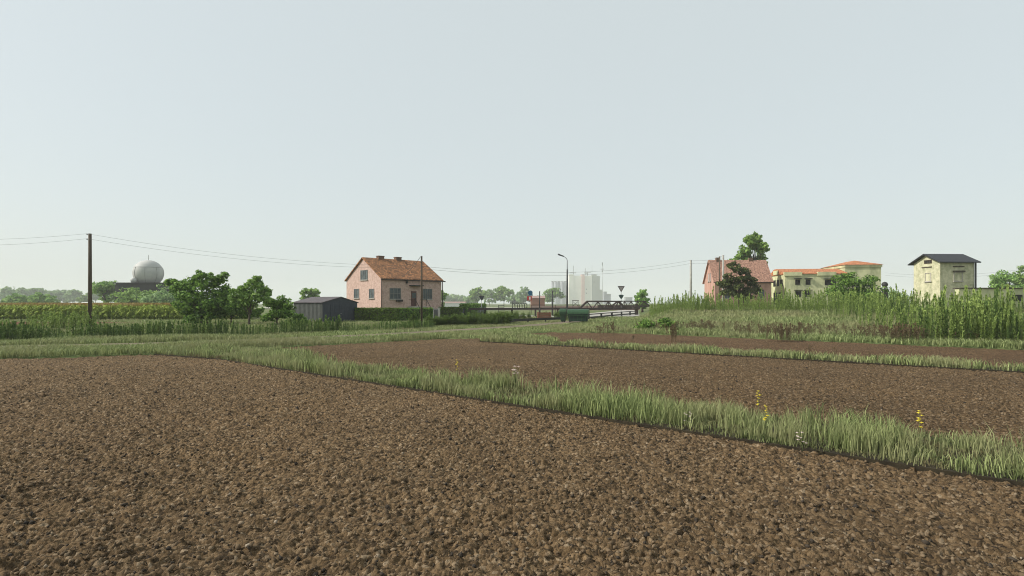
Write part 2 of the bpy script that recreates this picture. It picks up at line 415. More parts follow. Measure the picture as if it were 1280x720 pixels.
# track
def ribbon(name, pts, w, z, m, label, cat, useh=True):
    pts = np.array(pts, float); out = []
    for a, b in zip(pts[:-1], pts[1:]):
        for t in np.linspace(0, 1, 8, endpoint=False): out.append(a+(b-a)*t)
    out.append(pts[-1]); out = np.array(out); d = np.gradient(out, axis=0); d /= np.linalg.norm(d, axis=1)[:,None]
    n = np.stack([-d[:,1], d[:,0]], 1); offs = np.linspace(-w/2, w/2, 5); V = []
    for o in offs:
        p = out+n*o; V.append(np.stack([p[:,0], p[:,1], hgt(p[:,0], p[:,1])*(1 if useh else 0)+z], 1))
    V = np.stack(V, 1); k = len(out); i = np.arange(k*5).reshape(k, 5)
    f = np.stack([i[:-1,:-1], i[:-1,1:], i[1:,1:], i[1:,:-1]], -1).reshape(-1, 4)
    return tag(mesh_np(name, V, [f], m), label, cat, kind='structure')
ribbon('dirt_track', TR, 2.0, .10, M['track'], 'pale dirt track curving past the fields', 'track')
ribbon('road', RD, 12, .12, M['road'], 'pale concrete road behind the crash barrier', 'road', False)
# distant pale stubble
for k, (a, b, c, d, lab) in enumerate([(-420,170,-90,240,'left, behind the maize'), (-60,150,5,230,'in the middle, behind the hedges')]):
    MB().box(a, b, -.3, c, d, .28).build('stubble_field', M['far_field'], label='pale stubble field far off '+lab, cat='field', kind='structure')

# ------------------------------------------------------------------ grass
def blades(P, h, w, lean, seed, base=None):
    """P (n,3) roots; returns verts and faces of bent tapered blades"""
    r = np.random.default_rng(seed); n = len(P)
    a = r.uniform(0, 2*np.pi, n); la = r.uniform(0, 2*np.pi, n)
    hh = h*r.uniform(.6, 1.15, n); ln = hh*lean*r.uniform(.2, 1.3, n)
    sx = np.cos(a)*w/2; sy = np.sin(a)*w/2; lx = np.cos(la)*ln; ly = np.sin(la)*ln
    V = np.zeros((n, 5, 3)); x, y, z = P.T
    V[:,0] = np.stack([x-sx, y-sy, z], 1); V[:,1] = np.stack([x+sx, y+sy, z], 1)
    V[:,2] = np.stack([x-sx*.75+lx*.3, y-sy*.75+ly*.3, z+hh*.6], 1); V[:,3] = np.stack([x+sx*.75+lx*.3, y+sy*.75+ly*.3, z+hh*.6], 1)
    V[:,4] = np.stack([x+lx, y+ly, z+hh*(1-.25*lean)], 1)
    i = np.arange(n)[:,None]*5
    return V.reshape(-1, 3), i+np.array([[0,1,3,2]]), i+np.array([[2,3,4]])
def grass(name, pts, h, w, lean, seed, m, label, cat='grass'):
    V, q, t = blades(pts, h, w, lean, seed)
    return tag(mesh_np(name, V, [q, t], m), label, cat, kind='stuff')
def scatter(n, x0, x1, y0, y1, keep, zf=None, seed=0):
    r = np.random.default_rng(seed); x = r.uniform(x0, x1, n); y = r.uniform(y0, y1, n)
    k = keep(x, y); x = x[k]; y = y[k]
    z = hgt(x, y)+.04 if zf is None else zf(x, y)
    return np.stack([x, y, z], 1)
def wedge(x, y, m=2.0): return (np.abs(x) < y*1.03+m)
def lod(seed, k, extra):            # random points whose density falls with the square of the distance
    r = np.random.default_rng(seed)
    def keep(x, y): return extra(x, y)
    return keep
def scatter_lod(n, y0, y1, keep, seed):
    r = np.random.default_rng(seed); y = y0*(y1/y0)**r.random(n); x = y*r.uniform(-1.06, 1.06, n)   # area density ~ 1/y^2
    k = keep(x, y); return np.stack([x[k], y[k], hgt(x[k], y[k])+.04], 1)

# strip 1: tall blades in tufts with thin and bare spots
def s1keep(x, y):
    r = np.random.default_rng(5).random(x.shape)
    d = vnoise(x*1.3, y*1.3, 21)*.6+vnoise(x*3.4, y*3.4, 22)*.5
    return inpoly(PS1, x, y) & wedge(x, y, 1.5) & (r < np.clip((d-.40)*3.6, .10, 1))
P = scatter(330000, -14.6, 9.5, 3.5, 24, s1keep, lambda x, y: np.full(x.shape, .027), 31)
near = P[:,1] < 13
k = np.random.default_rng(3).random(len(P)) < np.where(near, 1, (13/P[:,1])**1.3); P = P[k]
hv = .19+.30*sstep((vnoise(P[:,0]*.9, P[:,1]*.9, 41)-.15)*1.6)*(.55+.6*vnoise(P[:,0]*2.7, P[:,1]*2.7, 42))
grass('tall_grass', P, hv, .005+.0011*P[:,1], .38, 1, M['grass'], 'tall green grass along the strip between the near fields')
def s2keep(x, y):
    r = np.random.default_rng(6).random(x.shape); d = vnoise(x*.9, y*.9, 23)*.7+vnoise(x*2.6, y*2.6, 24)*.5
    return inpoly(PS2, x, y) & wedge(x, y, 2) & (r < np.clip((d-.3)*2.4, .05, 1))
P = scatter(150000, -2, 24, 11, 35.2, s2keep, lambda x, y: np.full(x.shape, .027), 32)
hv = .14+.26*vnoise(P[:,0]*.8, P[:,1]*.8, 43)+.1*vnoise(P[:,0]*3, P[:,1]*3, 44)
grass('tall_grass', P, hv, .006+.0013*P[:,1], .5, 2, M['grass'], 'rough grass along the second strip')

def shortk(PP, sd):
    def f(x, y):
        return inpoly(PP, x, y) & wedge(x, y, 2) & (np.random.default_rng(sd).random(x.shape) < np.clip((16/y)**1.2, .15, 1))
    return f
for PP, n, b4, sd, lb_ in ((PS1, 260000, (-14.6, 9.5, 3.5, 24), 61, 'short green grass filling the near strip between the tufts'), (PS2, 120000, (-2, 24, 11, 35.2), 62, 'short grass filling the second strip')):
    P = scatter(n, *b4, shortk(PP, sd), lambda x, y: np.full(x.shape, .027), sd)
    hv = .06+.13*vnoise(P[:,0]*2.2, P[:,1]*2.2, 63)
    grass('short_grass', P, hv, .005+.0011*P[:,1], .8, sd, M['short'], lb_)
# meadow around the fields
def mkeep(x, y):
    td = trackdist(x, y); r = np.random.default_rng(8).random(x.shape)
    ok = ~infields(x, y) & ~inpoly(PD, x, y) & ~((y > 60) & (x < -30))
    ok &= polydist(RD, x, y) > 6.2
    return ok & ((td > 1.0) | (r < .12*np.clip((-x)/12, 0, 2)))
P = scatter_lod(330000, 17, 75, mkeep, 33)
hv = .16+.22*vnoise(P[:,0]*.35, P[:,1]*.5, 45)+.1*vnoise(P[:,0]*1.7, P[:,1]*1.7, 46)
hv *= np.where(trackdist(P[:,0], P[:,1]) < 1.2, .35, 1)*np.where((P[:,1] > 31) & (trackdist(P[:,0], P[:,1]) < 7) & (P[:,0] < 7.5), .55, 1)
hv = np.where((hgt(P[:,0], P[:,1]) > .05), hv*1.25, hv)
grass('meadow_grass', P, hv, .004+.0016*P[:,1], .5, 3, M['grass_far'], 'pale green meadow grass behind the fields')

# soil crumbs lying loose near the camera
def crumbs():
    r = np.random.default_rng(77); n = 20000
    y = 3.2*(26/3.2)**r.random(n)**1.0; x = y*r.uniform(-1.05, 1.05, n)
    k = inpoly(PA, x, y) | inpoly(PB, x, y); x = x[k]; y = y[k]; n = len(x)
    t = (1+5**.5)/2
    ico = np.array([(-1,t,0),(1,t,0),(-1,-t,0),(1,-t,0),(0,-1,t),(0,1,t),(0,-1,-t),(0,1,-t),(t,0,-1),(t,0,1),(-t,0,-1),(-t,0,1)])/1.9
    fc = np.array([(0,11,5),(0,5,1),(0,1,7),(0,7,10),(0,10,11),(1,5,9),(5,11,4),(11,10,2),(10,7,6),(7,1,8),(3,9,4),(3,4,2),(3,2,6),(3,6,8),(3,8,9),(4,9,5),(2,4,11),(6,2,10),(8,6,7),(9,8,1)])
    s = (.006+.017*r.random(n)**2.6)*(1+y*.02)
    V = ico[None]*(1+.75*r.standard_normal((n,12,1)).clip(-1.5,1.5)*.5)*s[:,None,None]*r.uniform(.6, 1.3, (n,1,3))
    a = r.uniform(0, 6.28, n); c = np.cos(a)[:,None]; sn = np.sin(a)[:,None]
    V[...,0], V[...,1] = V[...,0]*c-V[...,1]*sn, V[...,0]*sn+V[...,1]*c
    V += np.stack([x, y, soil_h(x, y)+s*.35], 1)[:,None]
    f = (np.arange(n)[:,None,None]*12+fc[None]).reshape(-1, 3)
    m, nt, b = newmat('loose_crumbs'); b.inputs['Roughness'].default_value = .95; b.inputs['Specular IOR Level'].default_value = .1
    g = nt.nodes.new('ShaderNodeNewGeometry')
    nt.links.new(ramp(nt, g.outputs['Random Per Island'], [(0, (.035,.03,.025)), (.15, (.055,.044,.033)), (.2, (.11,.078,.048)), (.9, (.18,.13,.08)), (.99, (.22,.17,.115)), (1, (.29,.24,.18))]), b.inputs['Base Color'])
    tag(mesh_np('soil_crumbs', V, [f], m), 'loose earth crumbs and small stones on the ploughed soil', 'soil', kind='stuff')
crumbs()

# ------------------------------------------------------------------ weeds, maize, docks (prototypes repeated into one mesh each: uncountable stands)
def weed_proto(seed, h=1.0, nleaf=34, lsz=.16, droop=.2, stem=.012, spike=False, up=.5, nb=3):
    r = np.random.default_rng(seed); V = []; Q = []
    def stemseg(a, b, ra, rb):
        n = len(V)
        for c, rr in ((a, ra), (b, rb)):
            for j in range(3): V.append((c[0]+rr*math.cos(j*2.1), c[1]+rr*math.sin(j*2.1), c[2]))
        for j in range(3): Q.append((n+j, n+(j+1) % 3, n+3+(j+1) % 3, n+3+j))
    axes = [((0,0,0), (r.uniform(-.05,.05)*h, r.uniform(-.05,.05)*h, h))]
    for b in range(nb):
        z = r.uniform(.25, .6)*h; a = r.uniform(0, 6.28); l = r.uniform(.25, .42)*h
        axes.append(((0,0,z), (math.cos(a)*l*.4, math.sin(a)*l*.4, min(z+l, h*.95))))
    for k, (a, b) in enumerate(axes):
        stemseg(a, b, stem*(1 if k == 0 else .6), stem*.3)
        nl = int(nleaf*(1 if k == 0 else .35))
        for i in range(nl):
            t = (i+r.random())/nl; t = .08+.9*t
            p = [a[j]+(b[j]-a[j])*t for j in range(3)]; an = r.uniform(0, 6.28)
            L = lsz*(1.25-.8*t)*r.uniform(.7, 1.2); W = L*.19
            e = up*(.3+t)-droop*r.random(); dx, dy, dz = math.cos(an)*math.cos(e), math.sin(an)*math.cos(e), math.sin(e)
            px, py = -math.sin(an)*W, math.cos(an)*W; n = len(V)
            V.append(tuple(p)); V.append((p[0]+dx*L*.45+px, p[1]+dy*L*.45+py, p[2]+dz*L*.45))
            V.append((p[0]+dx*L, p[1]+dy*L, p[2]+dz*L-droop*L*.5)); V.append((p[0]+dx*L*.45-px, p[1]+dy*L*.45-py, p[2]+dz*L*.45))
            Q.append((n, n+1, n+2, n+3))
        if spike:
            for i in range(10):
                t = .8+.2*i/10; p = [a[j]+(b[j]-a[j])*t for j in range(3)]; an = r.uniform(0, 6.28); n = len(V); L = .035*h
                V += [tuple(p), (p[0]+math.cos(an)*L, p[1]+math.sin(an)*L, p[2]+L), (p[0], p[1], p[2]+2*L), (p[0]-math.cos(an)*L, p[1]-math.sin(an)*L, p[2]+L)]
                Q.append((n, n+1, n+2, n+3))
    return np.array(V), np.array(Q)
def stand(name, protos, pts, hs, m, label, cat, seed=0, wide=1.0):
    r = np.random.default_rng(seed); Vs = []; Qs = []; off = 0
    ch = r.integers(0, len(protos), len(pts))
    for c, (V, Q) in enumerate(protos):
        k = ch == c; P = pts[k]; h = hs[k]; n = len(P)
        if not n: continue
        a = r.uniform(0, 6.28, n); ca = np.cos(a)[:,None]; sa = np.sin(a)[:,None]
        W = V[None]*h[:,None,None]; W[...,:2] *= wide
        tx = r.normal(0, .05, n)[:,None]; ty = r.normal(0, .05, n)[:,None]
        X = W[...,0]*ca-W[...,1]*sa+W[...,2]*tx; Y = W[...,0]*sa+W[...,1]*ca+W[...,2]*ty
        W = np.stack([X, Y, W[...,2]], -1)+P[:,None]
        Vs.append(W.reshape(-1, 3)); Qs.append((np.arange(n)[:,None,None]*len(V)+Q[None]).reshape(-1, 4)+off); off += n*len(V)
    return tag(mesh_np(name, np.concatenate(Vs), [np.concatenate(Qs)], m), label, cat, kind='stuff')
tall = [weed_proto(s, 1, 66, .10, .12, .010, spike=True, nb=(0, 1, 0, 2, 0, 1)[s], up=1.15) for s in range(6)]
bushy = [weed_proto(s+20, 1, 30, .30, .3, .012, nb=5) for s in range(4)]
dockp = [weed_proto(s+40, 1, 26, .09, .1, .010, spike=True, up=1.2, nb=4) for s in range(3)]

# left weed belt in front of the hedgerow
def lb(x):   # near edge of the belt
    return np.interp(x, [-40,-26.4,-20.1,-12.9,-8.4,-3,1], [22,26.9,30.0,35.0,39.0,45,50])
def belt_keep(x, y):
    r = np.random.default_rng(2).random(x.shape)
    return (y > lb(x)+.4) & (y < lb(x)+3.6) & (trackdist(x, y) > 1.3) & (r < .35+1.0*vnoise(x*.5, y*.5, 51)) & wedge(x, y, 3)
P = scatter(24000, -42, -6.5, 24, 46, belt_keep, seed=34)
hv = .5+.62*vnoise(P[:,0]*.6, P[:,1]*.6, 52); hv *= np.where(P[:,0] > -12.5, .6, 1)
kk = np.random.default_rng(9).random(len(P)) < .28
stand('tall_weeds', tall, P[~kk], hv[~kk]*np.random.default_rng(1).uniform(.7, 1.15, (~kk).sum()), M['weed'], 'belt of dark nettle-like weeds behind the track', 'weeds', 1, 1.5)
stand('tall_weeds', tall, P[kk], hv[kk]*np.random.default_rng(2).uniform(.7, 1.2, kk.sum()), M['weed_l'], 'lighter stalks growing among the dark weed belt', 'weeds', 2, 1.5)
# brighter leafy clump left of the wooden pole, taller
P = scatter(900, -38, -31, 36, 42, lambda x, y: ((x+33.6)**2/4.5+(y-39)**2/6) < 1, seed=35)[:110]
stand('tall_weeds', tall, P, np.random.default_rng(4).uniform(.8, 1.45, len(P)), M['weed_b'], 'bright green weed clump around the tall wooden pole', 'weeds', 3, 1.5)
# low undergrowth in front of the hedge and the barrier
def ug(x, y):
    l = np.interp(x, [-9,-3,0,1.2], [43,48,49.5,50]); return (y > l) & (y < l+3.6+3*(x > -3.5)) & (np.random.default_rng(12).random(x.shape) < .25+vnoise(x*.6, y*.6, 61))
P = scatter(1500, -9, -.2, 42, 57, ug, seed=36)
stand('undergrowth', bushy, P, np.random.default_rng(5).uniform(.65, 1.2, len(P))*(.7+.5*vnoise(P[:,0]*.8, P[:,1]*.8, 62)), M['hedge'], 'dark leafy undergrowth left of the crash barrier', 'undergrowth', 4, 1.1)

P = scatter(900, -5, 6.5, 57, 71, lambda x, y: (np.random.default_rng(13).random(x.shape) < 1.3*(vnoise(x*.6, y*.5, 64)-.35)) & ~((x > 2.2) & (x < 5.6) & (y < 63.5)) & (polydist([(gx(638,51),51),(gx(660,54),54),(gx(702,58.5),58.5)], x, y) > 1), seed=43)
stand('undergrowth', bushy, P, np.random.default_rng(15).uniform(.4, 1.15, len(P)), M['hedge'], 'dark scrub behind the crash barrier and around the red crate', 'undergrowth', 14, 1.2)
# right: bank weeds
def bank(x, y):
    d = .653*(x-7.8)+.757*(y-36.4); r = np.random.default_rng(14).random(x.shape)
    return (d > 18) & (d < 24.5) & (x > 8+(y-37)*.255+2) & (x < 36) & (r < .25+.9*vnoise(x*.5, y*.5, 71)**1.5)
P = scatter(15000, 12, 36, 28, 66, bank, seed=37); ra = np.random.default_rng(6)
hv = (.85+1.0*vnoise(P[:,0]*.7, P[:,1]*.7, 72))*ra.uniform(.45, 1.2, len(P))*(1+.3*(ra.random(len(P)) < .15))
stand('tall_weeds', tall, P, hv, M['weed_b'], 'bright green weeds along the crest of the right bank', 'weeds', 5, .85)
def rightw(x, y):
    d = .653*(x-7.8)+.757*(y-36.4); r = np.random.default_rng(15).random(x.shape); s = x/y
    edge = np.interp(y, [15,28,45], [14,20.0,26])
    dens = sstep((x-edge)/3.0)*(.12+.7*vnoise(x*.45, y*.45, 73)**1.3)
    return (d > 1.6) & (d < 22) & (s < 1.04) & (r < dens)
P = scatter(44000, 15, 60, 14, 56, rightw, seed=38); ra = np.random.default_rng(7)
dd_ = .653*(P[:,0]-7.8)+.757*(P[:,1]-36.4); P = P[(dd_ < 9) | (ra.random(len(P)) < .34)]; dd_ = .653*(P[:,0]-7.8)+.757*(P[:,1]-36.4)
hv = (.8+1.35*vnoise(P[:,0]*.5, P[:,1]*.5, 74))*ra.uniform(.5, 1.2, len(P))*np.where(dd_ > 9, .78, 1)*(1+.35*(ra.random(len(P)) < .12)); kk = ra.random(len(P)) < .68
stand('tall_weeds', tall, P[~kk], hv[~kk], M['weed'], 'dense tall dark green weeds filling the right slope', 'weeds', 6, .85)
stand('tall_weeds', tall, P[kk], hv[kk]*1.05, M['weed_b'], 'bright stalks standing up among the tall weeds on the right slope', 'weeds', 7, .85)
# docks (reddish)
def dockk(x, y):
    d = .653*(x-7.8)+.757*(y-36.4); r = np.random.default_rng(16).random(x.shape)
    band = (d > 1.9) & (d < 6.0) & (x > 8.5) & (x < 24) & (r < .1+.9*(vnoise(x*.45, y*.45, 75) > .45))
    spots = np.zeros(x.shape, bool)
    strip = inpoly(PS2, x, y) & (r < .03)
    return (band | spots | strip)
P = scatter(9000, 3, 32, 5, 42, dockk, seed=39)
stand('dock_plants', dockp, P, np.random.default_rng(8).uniform(.3, .7, len(P)), M['dock'], 'reddish brown dock stalks at the foot of the right bank', 'dock plants', 8, 1.4)
for k_, (cx_, cy_, q_, n_) in enumerate(((15.1,28.6,.75,26),(20.3,26.9,.85,30),(8.7,28.2,.4,12))):
    a_ = np.random.default_rng(50+k_); P = np.stack([cx_+a_.normal(0, q_*.55, n_), cy_+a_.normal(0, q_*.35, n_), np.zeros(n_)], 1); P[:,2] = hgt(P[:,0], P[:,1])
    stand('dock_plants', dockp, P, a_.uniform(.6, 1.05, n_), M['dock'], ('tall brownish dock clump right of the middle of the far plot', 'tall brownish dock clump before the weed slope', 'thin reddish dock clump growing in the far plot')[k_], 'dock plants', 20+k_, 1.0)
P = scatter(60, 5.5, 7.2, 33.2, 34.8, lambda x, y: (x-6.3)**2+(y-34)**2 < .6, seed=40)[:16]
stand('dock_plants', dockp, P, np.random.default_rng(8).uniform(.4, .85, len(P)), M['dock'], 'reddish dock clump left of the others near the soil edge', 'dock plants', 9, 1.4)

# maize
def maize():
    r = np.random.default_rng(90); protos = []
    for s in range(4):
        V = []; Q = []; mi = []
        def quad(a, b, c, d, m):
            n = len(V); V.extend([a, b, c, d]); Q.append((n, n+1, n+2, n+3)); mi.append(m)
        for j in range(2):
            c, sn = (.02, 0) if j else (0, .02); quad((-c,-sn,0), (c,sn,0), (c,sn,.95), (-c,-sn,.95), 0)
        for i in range(12):
            z = .12+.7*i/12; a = r.uniform(0, 6.28); L = r.uniform(.28, .42)*(1.1-.4*z); w = .035
            dx, dy = math.cos(a), math.sin(a); px, py = -dy*w, dx*w
            quad((-px*.5,-py*.5,z), (px*.5,py*.5,z), (dx*L*.5+px,dy*L*.5+py,z+L*.55), (dx*L*.5-px,dy*L*.5-py,z+L*.55), 0)
            quad((dx*L*.5-px,dy*L*.5-py,z+L*.55), (dx*L*.5+px,dy*L*.5+py,z+L*.55), (dx*L+px*.2,dy*L+py*.2,z+L*.25), (dx*L-px*.2,dy*L-py*.2,z+L*.25), 0)
        for i in range(6):
            a = r.uniform(0, 6.28); l = .07; dx, dy = math.cos(a)*l, math.sin(a)*l
            quad((-.012,0,.88), (.012,0,.88), (dx+.012,dy,1.02), (dx-.012,dy,1.02), 1)
        protos.append((np.array(V), np.array(Q), np.array(mi)))
    pts = []
    yy = 61.5; row = 0
    while yy < 92:
        sp = .22 if row < 5 else .42; x0 = -yy*1.04-3; x1 = -.5*yy
        xs = np.arange(x0, x1, sp); xs = xs+r.uniform(-.06, .06, len(xs))
        pts.append(np.stack([xs, yy+r.uniform(-.08, .08, len(xs)), np.full(len(xs), .03)], 1)); row += 1; yy += .75
    P = np.concatenate(pts); hs = r.uniform(1.85, 2.12, len(P)); ch = r.integers(0, 4, len(P)); Vs = []; Qs = []; Ms = []; off = 0
    for c, (V, Q, mi) in enumerate(protos):
        k = ch == c; n = k.sum(); a = r.uniform(0, 6.28, n); ca = np.cos(a)[:,None]; sa = np.sin(a)[:,None]
        W = V[None]*hs[k][:,None,None]
        W = np.stack([W[...,0]*ca-W[...,1]*sa, W[...,0]*sa+W[...,1]*ca, W[...,2]], -1)+P[k][:,None]
        Vs.append(W.reshape(-1,3)); Qs.append((np.arange(n)[:,None,None]*len(V)+Q[None]).reshape(-1,4)+off); Ms.append(np.tile(mi, n)); off += n*len(V)
    tag(mesh_np('maize_field', np.concatenate(Vs), [np.concatenate(Qs)], [M['corn'], M['tassel']], [np.concatenate(Ms)]),
        'field of tall maize with brown tassels on the left', 'maize', kind='stuff')
maize()

# ------------------------------------------------------------------ trees
def leaf_cloud(blobs, n, size, seed, flat=.0, aspect=.62):
    r = np.random.default_rng(seed); B = np.array([list(b) for b in blobs], float)
    vol = B[:,3]**1.2*B[:,4]**.8; pr = vol/vol.sum(); idx = r.choice(len(B), n, p=pr)
    d = r.standard_normal((n, 3)); d /= np.linalg.norm(d, axis=1)[:,None]
    rr = r.uniform(.35, 1, n)**.45*(1+.12*r.standard_normal(n))
    c = B[idx,:3]+d*rr[:,None]*np.stack([B[idx,3], B[idx,3], B[idx,4]], 1)
    nrm = d*.7+r.standard_normal((n, 3))*.6+np.array([0,0,.35]); nrm /= np.linalg.norm(nrm, axis=1)[:,None]
    t = np.cross(nrm, r.standard_normal((n, 3))); t /= np.linalg.norm(t, axis=1)[:,None]; b = np.cross(nrm, t)
    s = size*r.uniform(.6, 1.35, n)[:,None]
    V = np.stack([c-t*s, c-b*s*aspect+nrm*s*.12, c+t*s, c+b*s*aspect+nrm*s*.12], 1)
    return V.reshape(-1, 3), np.arange(4*n).reshape(-1, 4)
def tree(name, loc, blobs, n, leaf, m, seed, label, cat='tree', group=None, trunk_r=.15, trunks=None, bark=None, bark_part='trunk'):
    """blobs: (x,y,z,rx,rz) in metres from the base"""
    r = random.Random(seed); root = empty(name, loc, label=label, cat=cat, group=group)
    tb = MB(); cz = sum(b[2] for b in blobs)/len(blobs); fork = Vector((0, 0, cz*.45))
    for t in (trunks or [(0, 0)]):
        base = Vector((t[0], t[1], -.1)); tb.tube([base, (base+fork)/2+Vector((r.uniform(-.1,.1), r.uniform(-.1,.1), 0))*cz*.15, fork+Vector((t[0]*.8,t[1]*.8,0)), Vector((t[0]*.8,t[1]*.8,cz*1.15))], [trunk_r*1.25, trunk_r, trunk_r*.75, trunk_r*.25], 8)
    for b in blobs:
        c = Vector(b[:3]); s = fork*r.uniform(.75, 1.1); mid = s.lerp(c, .5)+Vector((0, 0, .08*cz))
        tb.tube([s, mid, c], [trunk_r*.45, trunk_r*.3, trunk_r*.1], 5, False)
    tb.build(bark_part, bark or M['bark'], root)
    sub = []
    for bx_, by_, bz_, rx_, rz_ in blobs:
        for k in range(7):
            u, th = r.uniform(-.75, 1), r.uniform(0, 6.28); c_ = math.sqrt(1-u*u)*r.uniform(.55, 1.05)
            q_ = r.uniform(.28, .5); sub.append((bx_+math.cos(th)*c_*rx_, by_+math.sin(th)*c_*rx_, bz_+u*rz_*.95, rx_*q_, rz_*q_*1.05))
        sub.append((bx_, by_, bz_, rx_*.7, rz_*.7))
    V, Q = leaf_cloud(sub, n, leaf, seed)
    mesh_np('crown', V, [Q], m, parent=root); return root
def round_blobs(seed, w, h, z0, n=12, rad=.26):
    """n overlapping leaf clumps filling a rounded crown w wide, from z0 to h"""
    r = random.Random(seed); out = []; cz = (z0+h)/2; hz = (h-z0)/2
    for i in range(n):
        for _ in range(30):
            x, y, z = r.uniform(-1,1), r.uniform(-1,1), r.uniform(-1,1)
            q = x*x+y*y+z*z
            if .2 < q < 1: break
        rr = w*rad*r.uniform(.7, 1.15)
        s = 1-rad*1.6; wf = .75+.25*math.cos((z+.3)*1.2)
        out.append((x*w/2*(1-rad)*wf, y*w/2*(1-rad)*wf, cz+z*hz*(1-rad*.75), rr, rr*.62))
    return out
def place(px, Y, zo=0): x = gx(px, Y); return (x, Y, float(hgt(x, Y))+zo)

# near group by the shed
b = [(-2.4,0,3.3,1.0,.75),(-1.4,.4,3.9,1.0,.7),(-.2,-.3,3.2,1.2,.8),(.9,.3,3.9,.95,.7),(1.7,.2,4.3,.75,.5),(-2.0,0,2.0,1.1,.8),(-.6,-.4,2.0,1.4,.9),(.8,0,2.3,1.3,.9),(2.2,.4,2.9,1.0,.7),(2.7,.2,2.0,.9,.7),(-.8,0,.9,1.2,.7),(.7,0,1.0,1.3,.7),(0,0,4.55,.6,.4),(-3.1,.1,3.75,.55,.4)]
tree('broad_shrub', place(252, 47), [(x*.9,y,z*1.02,rx,rz) for x,y,z,rx,rz in b], 9500, .13, M['leaf_dark'], 3, 'large dense dark green shrub with several stems left of the shed', 'shrub', trunk_r=.11, trunks=[(-.7,0),(0,0),(.6,.2)])
b = [(-.9,0,3.0,.75,.5),(.1,0,3.5,.75,.5),(.9,.1,3.1,.75,.5),(.3,-.2,2.6,.8,.5),(-.6,.2,2.2,.7,.4),(1.3,0,2.5,.5,.4),(.5,.3,4.0,.45,.35),(-1.4,0,2.4,.5,.35)]
tree('young_tree', place(312, 43.5), b, 3600, .12, M['leaf_mid'], 4, 'young light green tree with one thin dark trunk beside the dark shrub', 'tree', trunk_r=.085)
tree('broad_shrub', place(289, 49), [(-1.2,0,1.2,.9,.6),(0,.1,1.5,1.0,.6),(1.1,0,1.3,.9,.6),(.4,0,2.1,.8,.5),(1.7,0,2.0,.7,.45),(-.6,0,2.2,.7,.5),(2.3,.1,1.2,.8,.5)], 4200, .12, M['leaf_mid'], 55, 'green shrub filling the gap between the large dark shrub and the young tree', 'shrub', trunk_r=.06)
tree('broad_shrub', place(346, 45.5), round_blobs(5, 2.7, 2.75, .2, 12, .27), 3600, .12, M['leaf_dark'], 5, 'rounded small dark shrub just left of the grey shed', 'shrub', trunk_r=.07)
tree('broad_shrub', place(372, 47), round_blobs(6, 1.9, 1.15, .0, 7, .3), 1800, .09, M['leaf_dark'], 6, 'lowest dark shrub touching the corner of the grey shed', 'shrub', trunk_r=.05)
# left background
lt = [  # px, Y, width m, top py, material, label
 (132,150,8.6,350,'leaf_bright','bright green rounded tree right behind the wooden pole'),
 (20,190,7.5,368,'leaf_bright','low bright green tree at the far left above the maize'),
 (50,190,8.6,367,'leaf_bright','low bright green tree, second from the left above the maize'),
 (8,300,17,357,'leaf_pale','hazy dark tree at the left edge of the photo'),
 (24,310,11,358,'leaf_pale','hazy tree behind the first low bright tree'),
 (45,320,12,359,'leaf_pale','hazy tree behind the second low bright tree'),
 (70,330,12,361,'leaf_pale','hazy rounded tree halfway between left edge and pole'),
 (91,320,12,362,'leaf_pale','hazy rounded tree just left of the wooden pole'),
 (169,140,11,362,'leaf_mid','dark hazy tree in front of the radome building'),
 (187,138,9,366,'leaf_mid','darker low tree under the middle of the radome'),
 (204,132,9.5,359,'leaf_pale','pale silvery green tree right under the radome'),
 (388,130,5.0,356,'leaf_mid','small rounded tree behind the grey shed'),
 (107,240,6.5,369,'leaf_mid','small tree touching the wooden pole on its left'),
 (34,330,11,361,'leaf_pale','hazy tree in the gap between the two low bright trees'),
 (58,340,11,363,'leaf_pale','low hazy tree right of the second low bright tree'),
 (81,335,10,364,'leaf_pale','small hazy tree in the dip of the left tree line'),
 (119,330,12,363,'leaf_pale','hazy tree behind the bright tree by the wooden pole'),
 (151,320,13,362,'leaf_pale','hazy tree between the bright tree and the radome')]
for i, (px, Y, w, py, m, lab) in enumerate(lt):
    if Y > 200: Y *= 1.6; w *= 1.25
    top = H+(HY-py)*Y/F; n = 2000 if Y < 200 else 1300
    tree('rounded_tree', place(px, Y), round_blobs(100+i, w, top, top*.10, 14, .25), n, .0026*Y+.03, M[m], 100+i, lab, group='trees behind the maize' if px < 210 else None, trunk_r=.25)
# centre background
ct = [(555,420,12,368,'leaf_pale','pale tree showing at the right wall of the pink house'),
 (566,430,12,368,'leaf_pale','pale hazy tree, second to the right of the pink house'),
 (579,430,12,367.5,'leaf_pale','pale hazy tree, third to the right of the pink house'),
 (597,240,8.0,356.5,'leaf_mid','green tree with a clear thin trunk above the dark hedge'),
 (612,290,9.5,362,'leaf_pale','greyish tree squeezed between two greener ones'),
 (630,250,9.5,357.5,'leaf_mid','broad green tree above the road sign back'),
 (655,300,11.5,359.5,'leaf_pale','pale green tree behind the blue sign'),
 (690,260,11.0,361,'leaf_mid','wide green tree in front of the steel silos'),
 (549,150,4.5,361,'leaf_mid','dark green tree peeping out behind the pink house'),
 (588,300,9,370,'leaf_pale','small hazy tree left of the green tree with a clear trunk'),
 (643,310,9,369,'leaf_pale','small hazy tree between the two broad trees near the blue sign'),
 (672,320,9,371,'leaf_pale','low hazy tree just left of the wide tree by the silos'),
 (803,110,4.0,362,'leaf_bright','bright bushy tree at the right end of the truss railing')]
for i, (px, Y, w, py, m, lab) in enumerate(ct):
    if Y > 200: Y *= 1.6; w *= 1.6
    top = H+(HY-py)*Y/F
    tree('rounded_tree', place(px, Y), round_blobs(200+i, w, top, top*(.22 if i in (3,5,7) else .08), 14, .25), 1700, .0022*Y+.03, M[m], 200+i, lab, group='trees behind the road', trunk_r=.25)
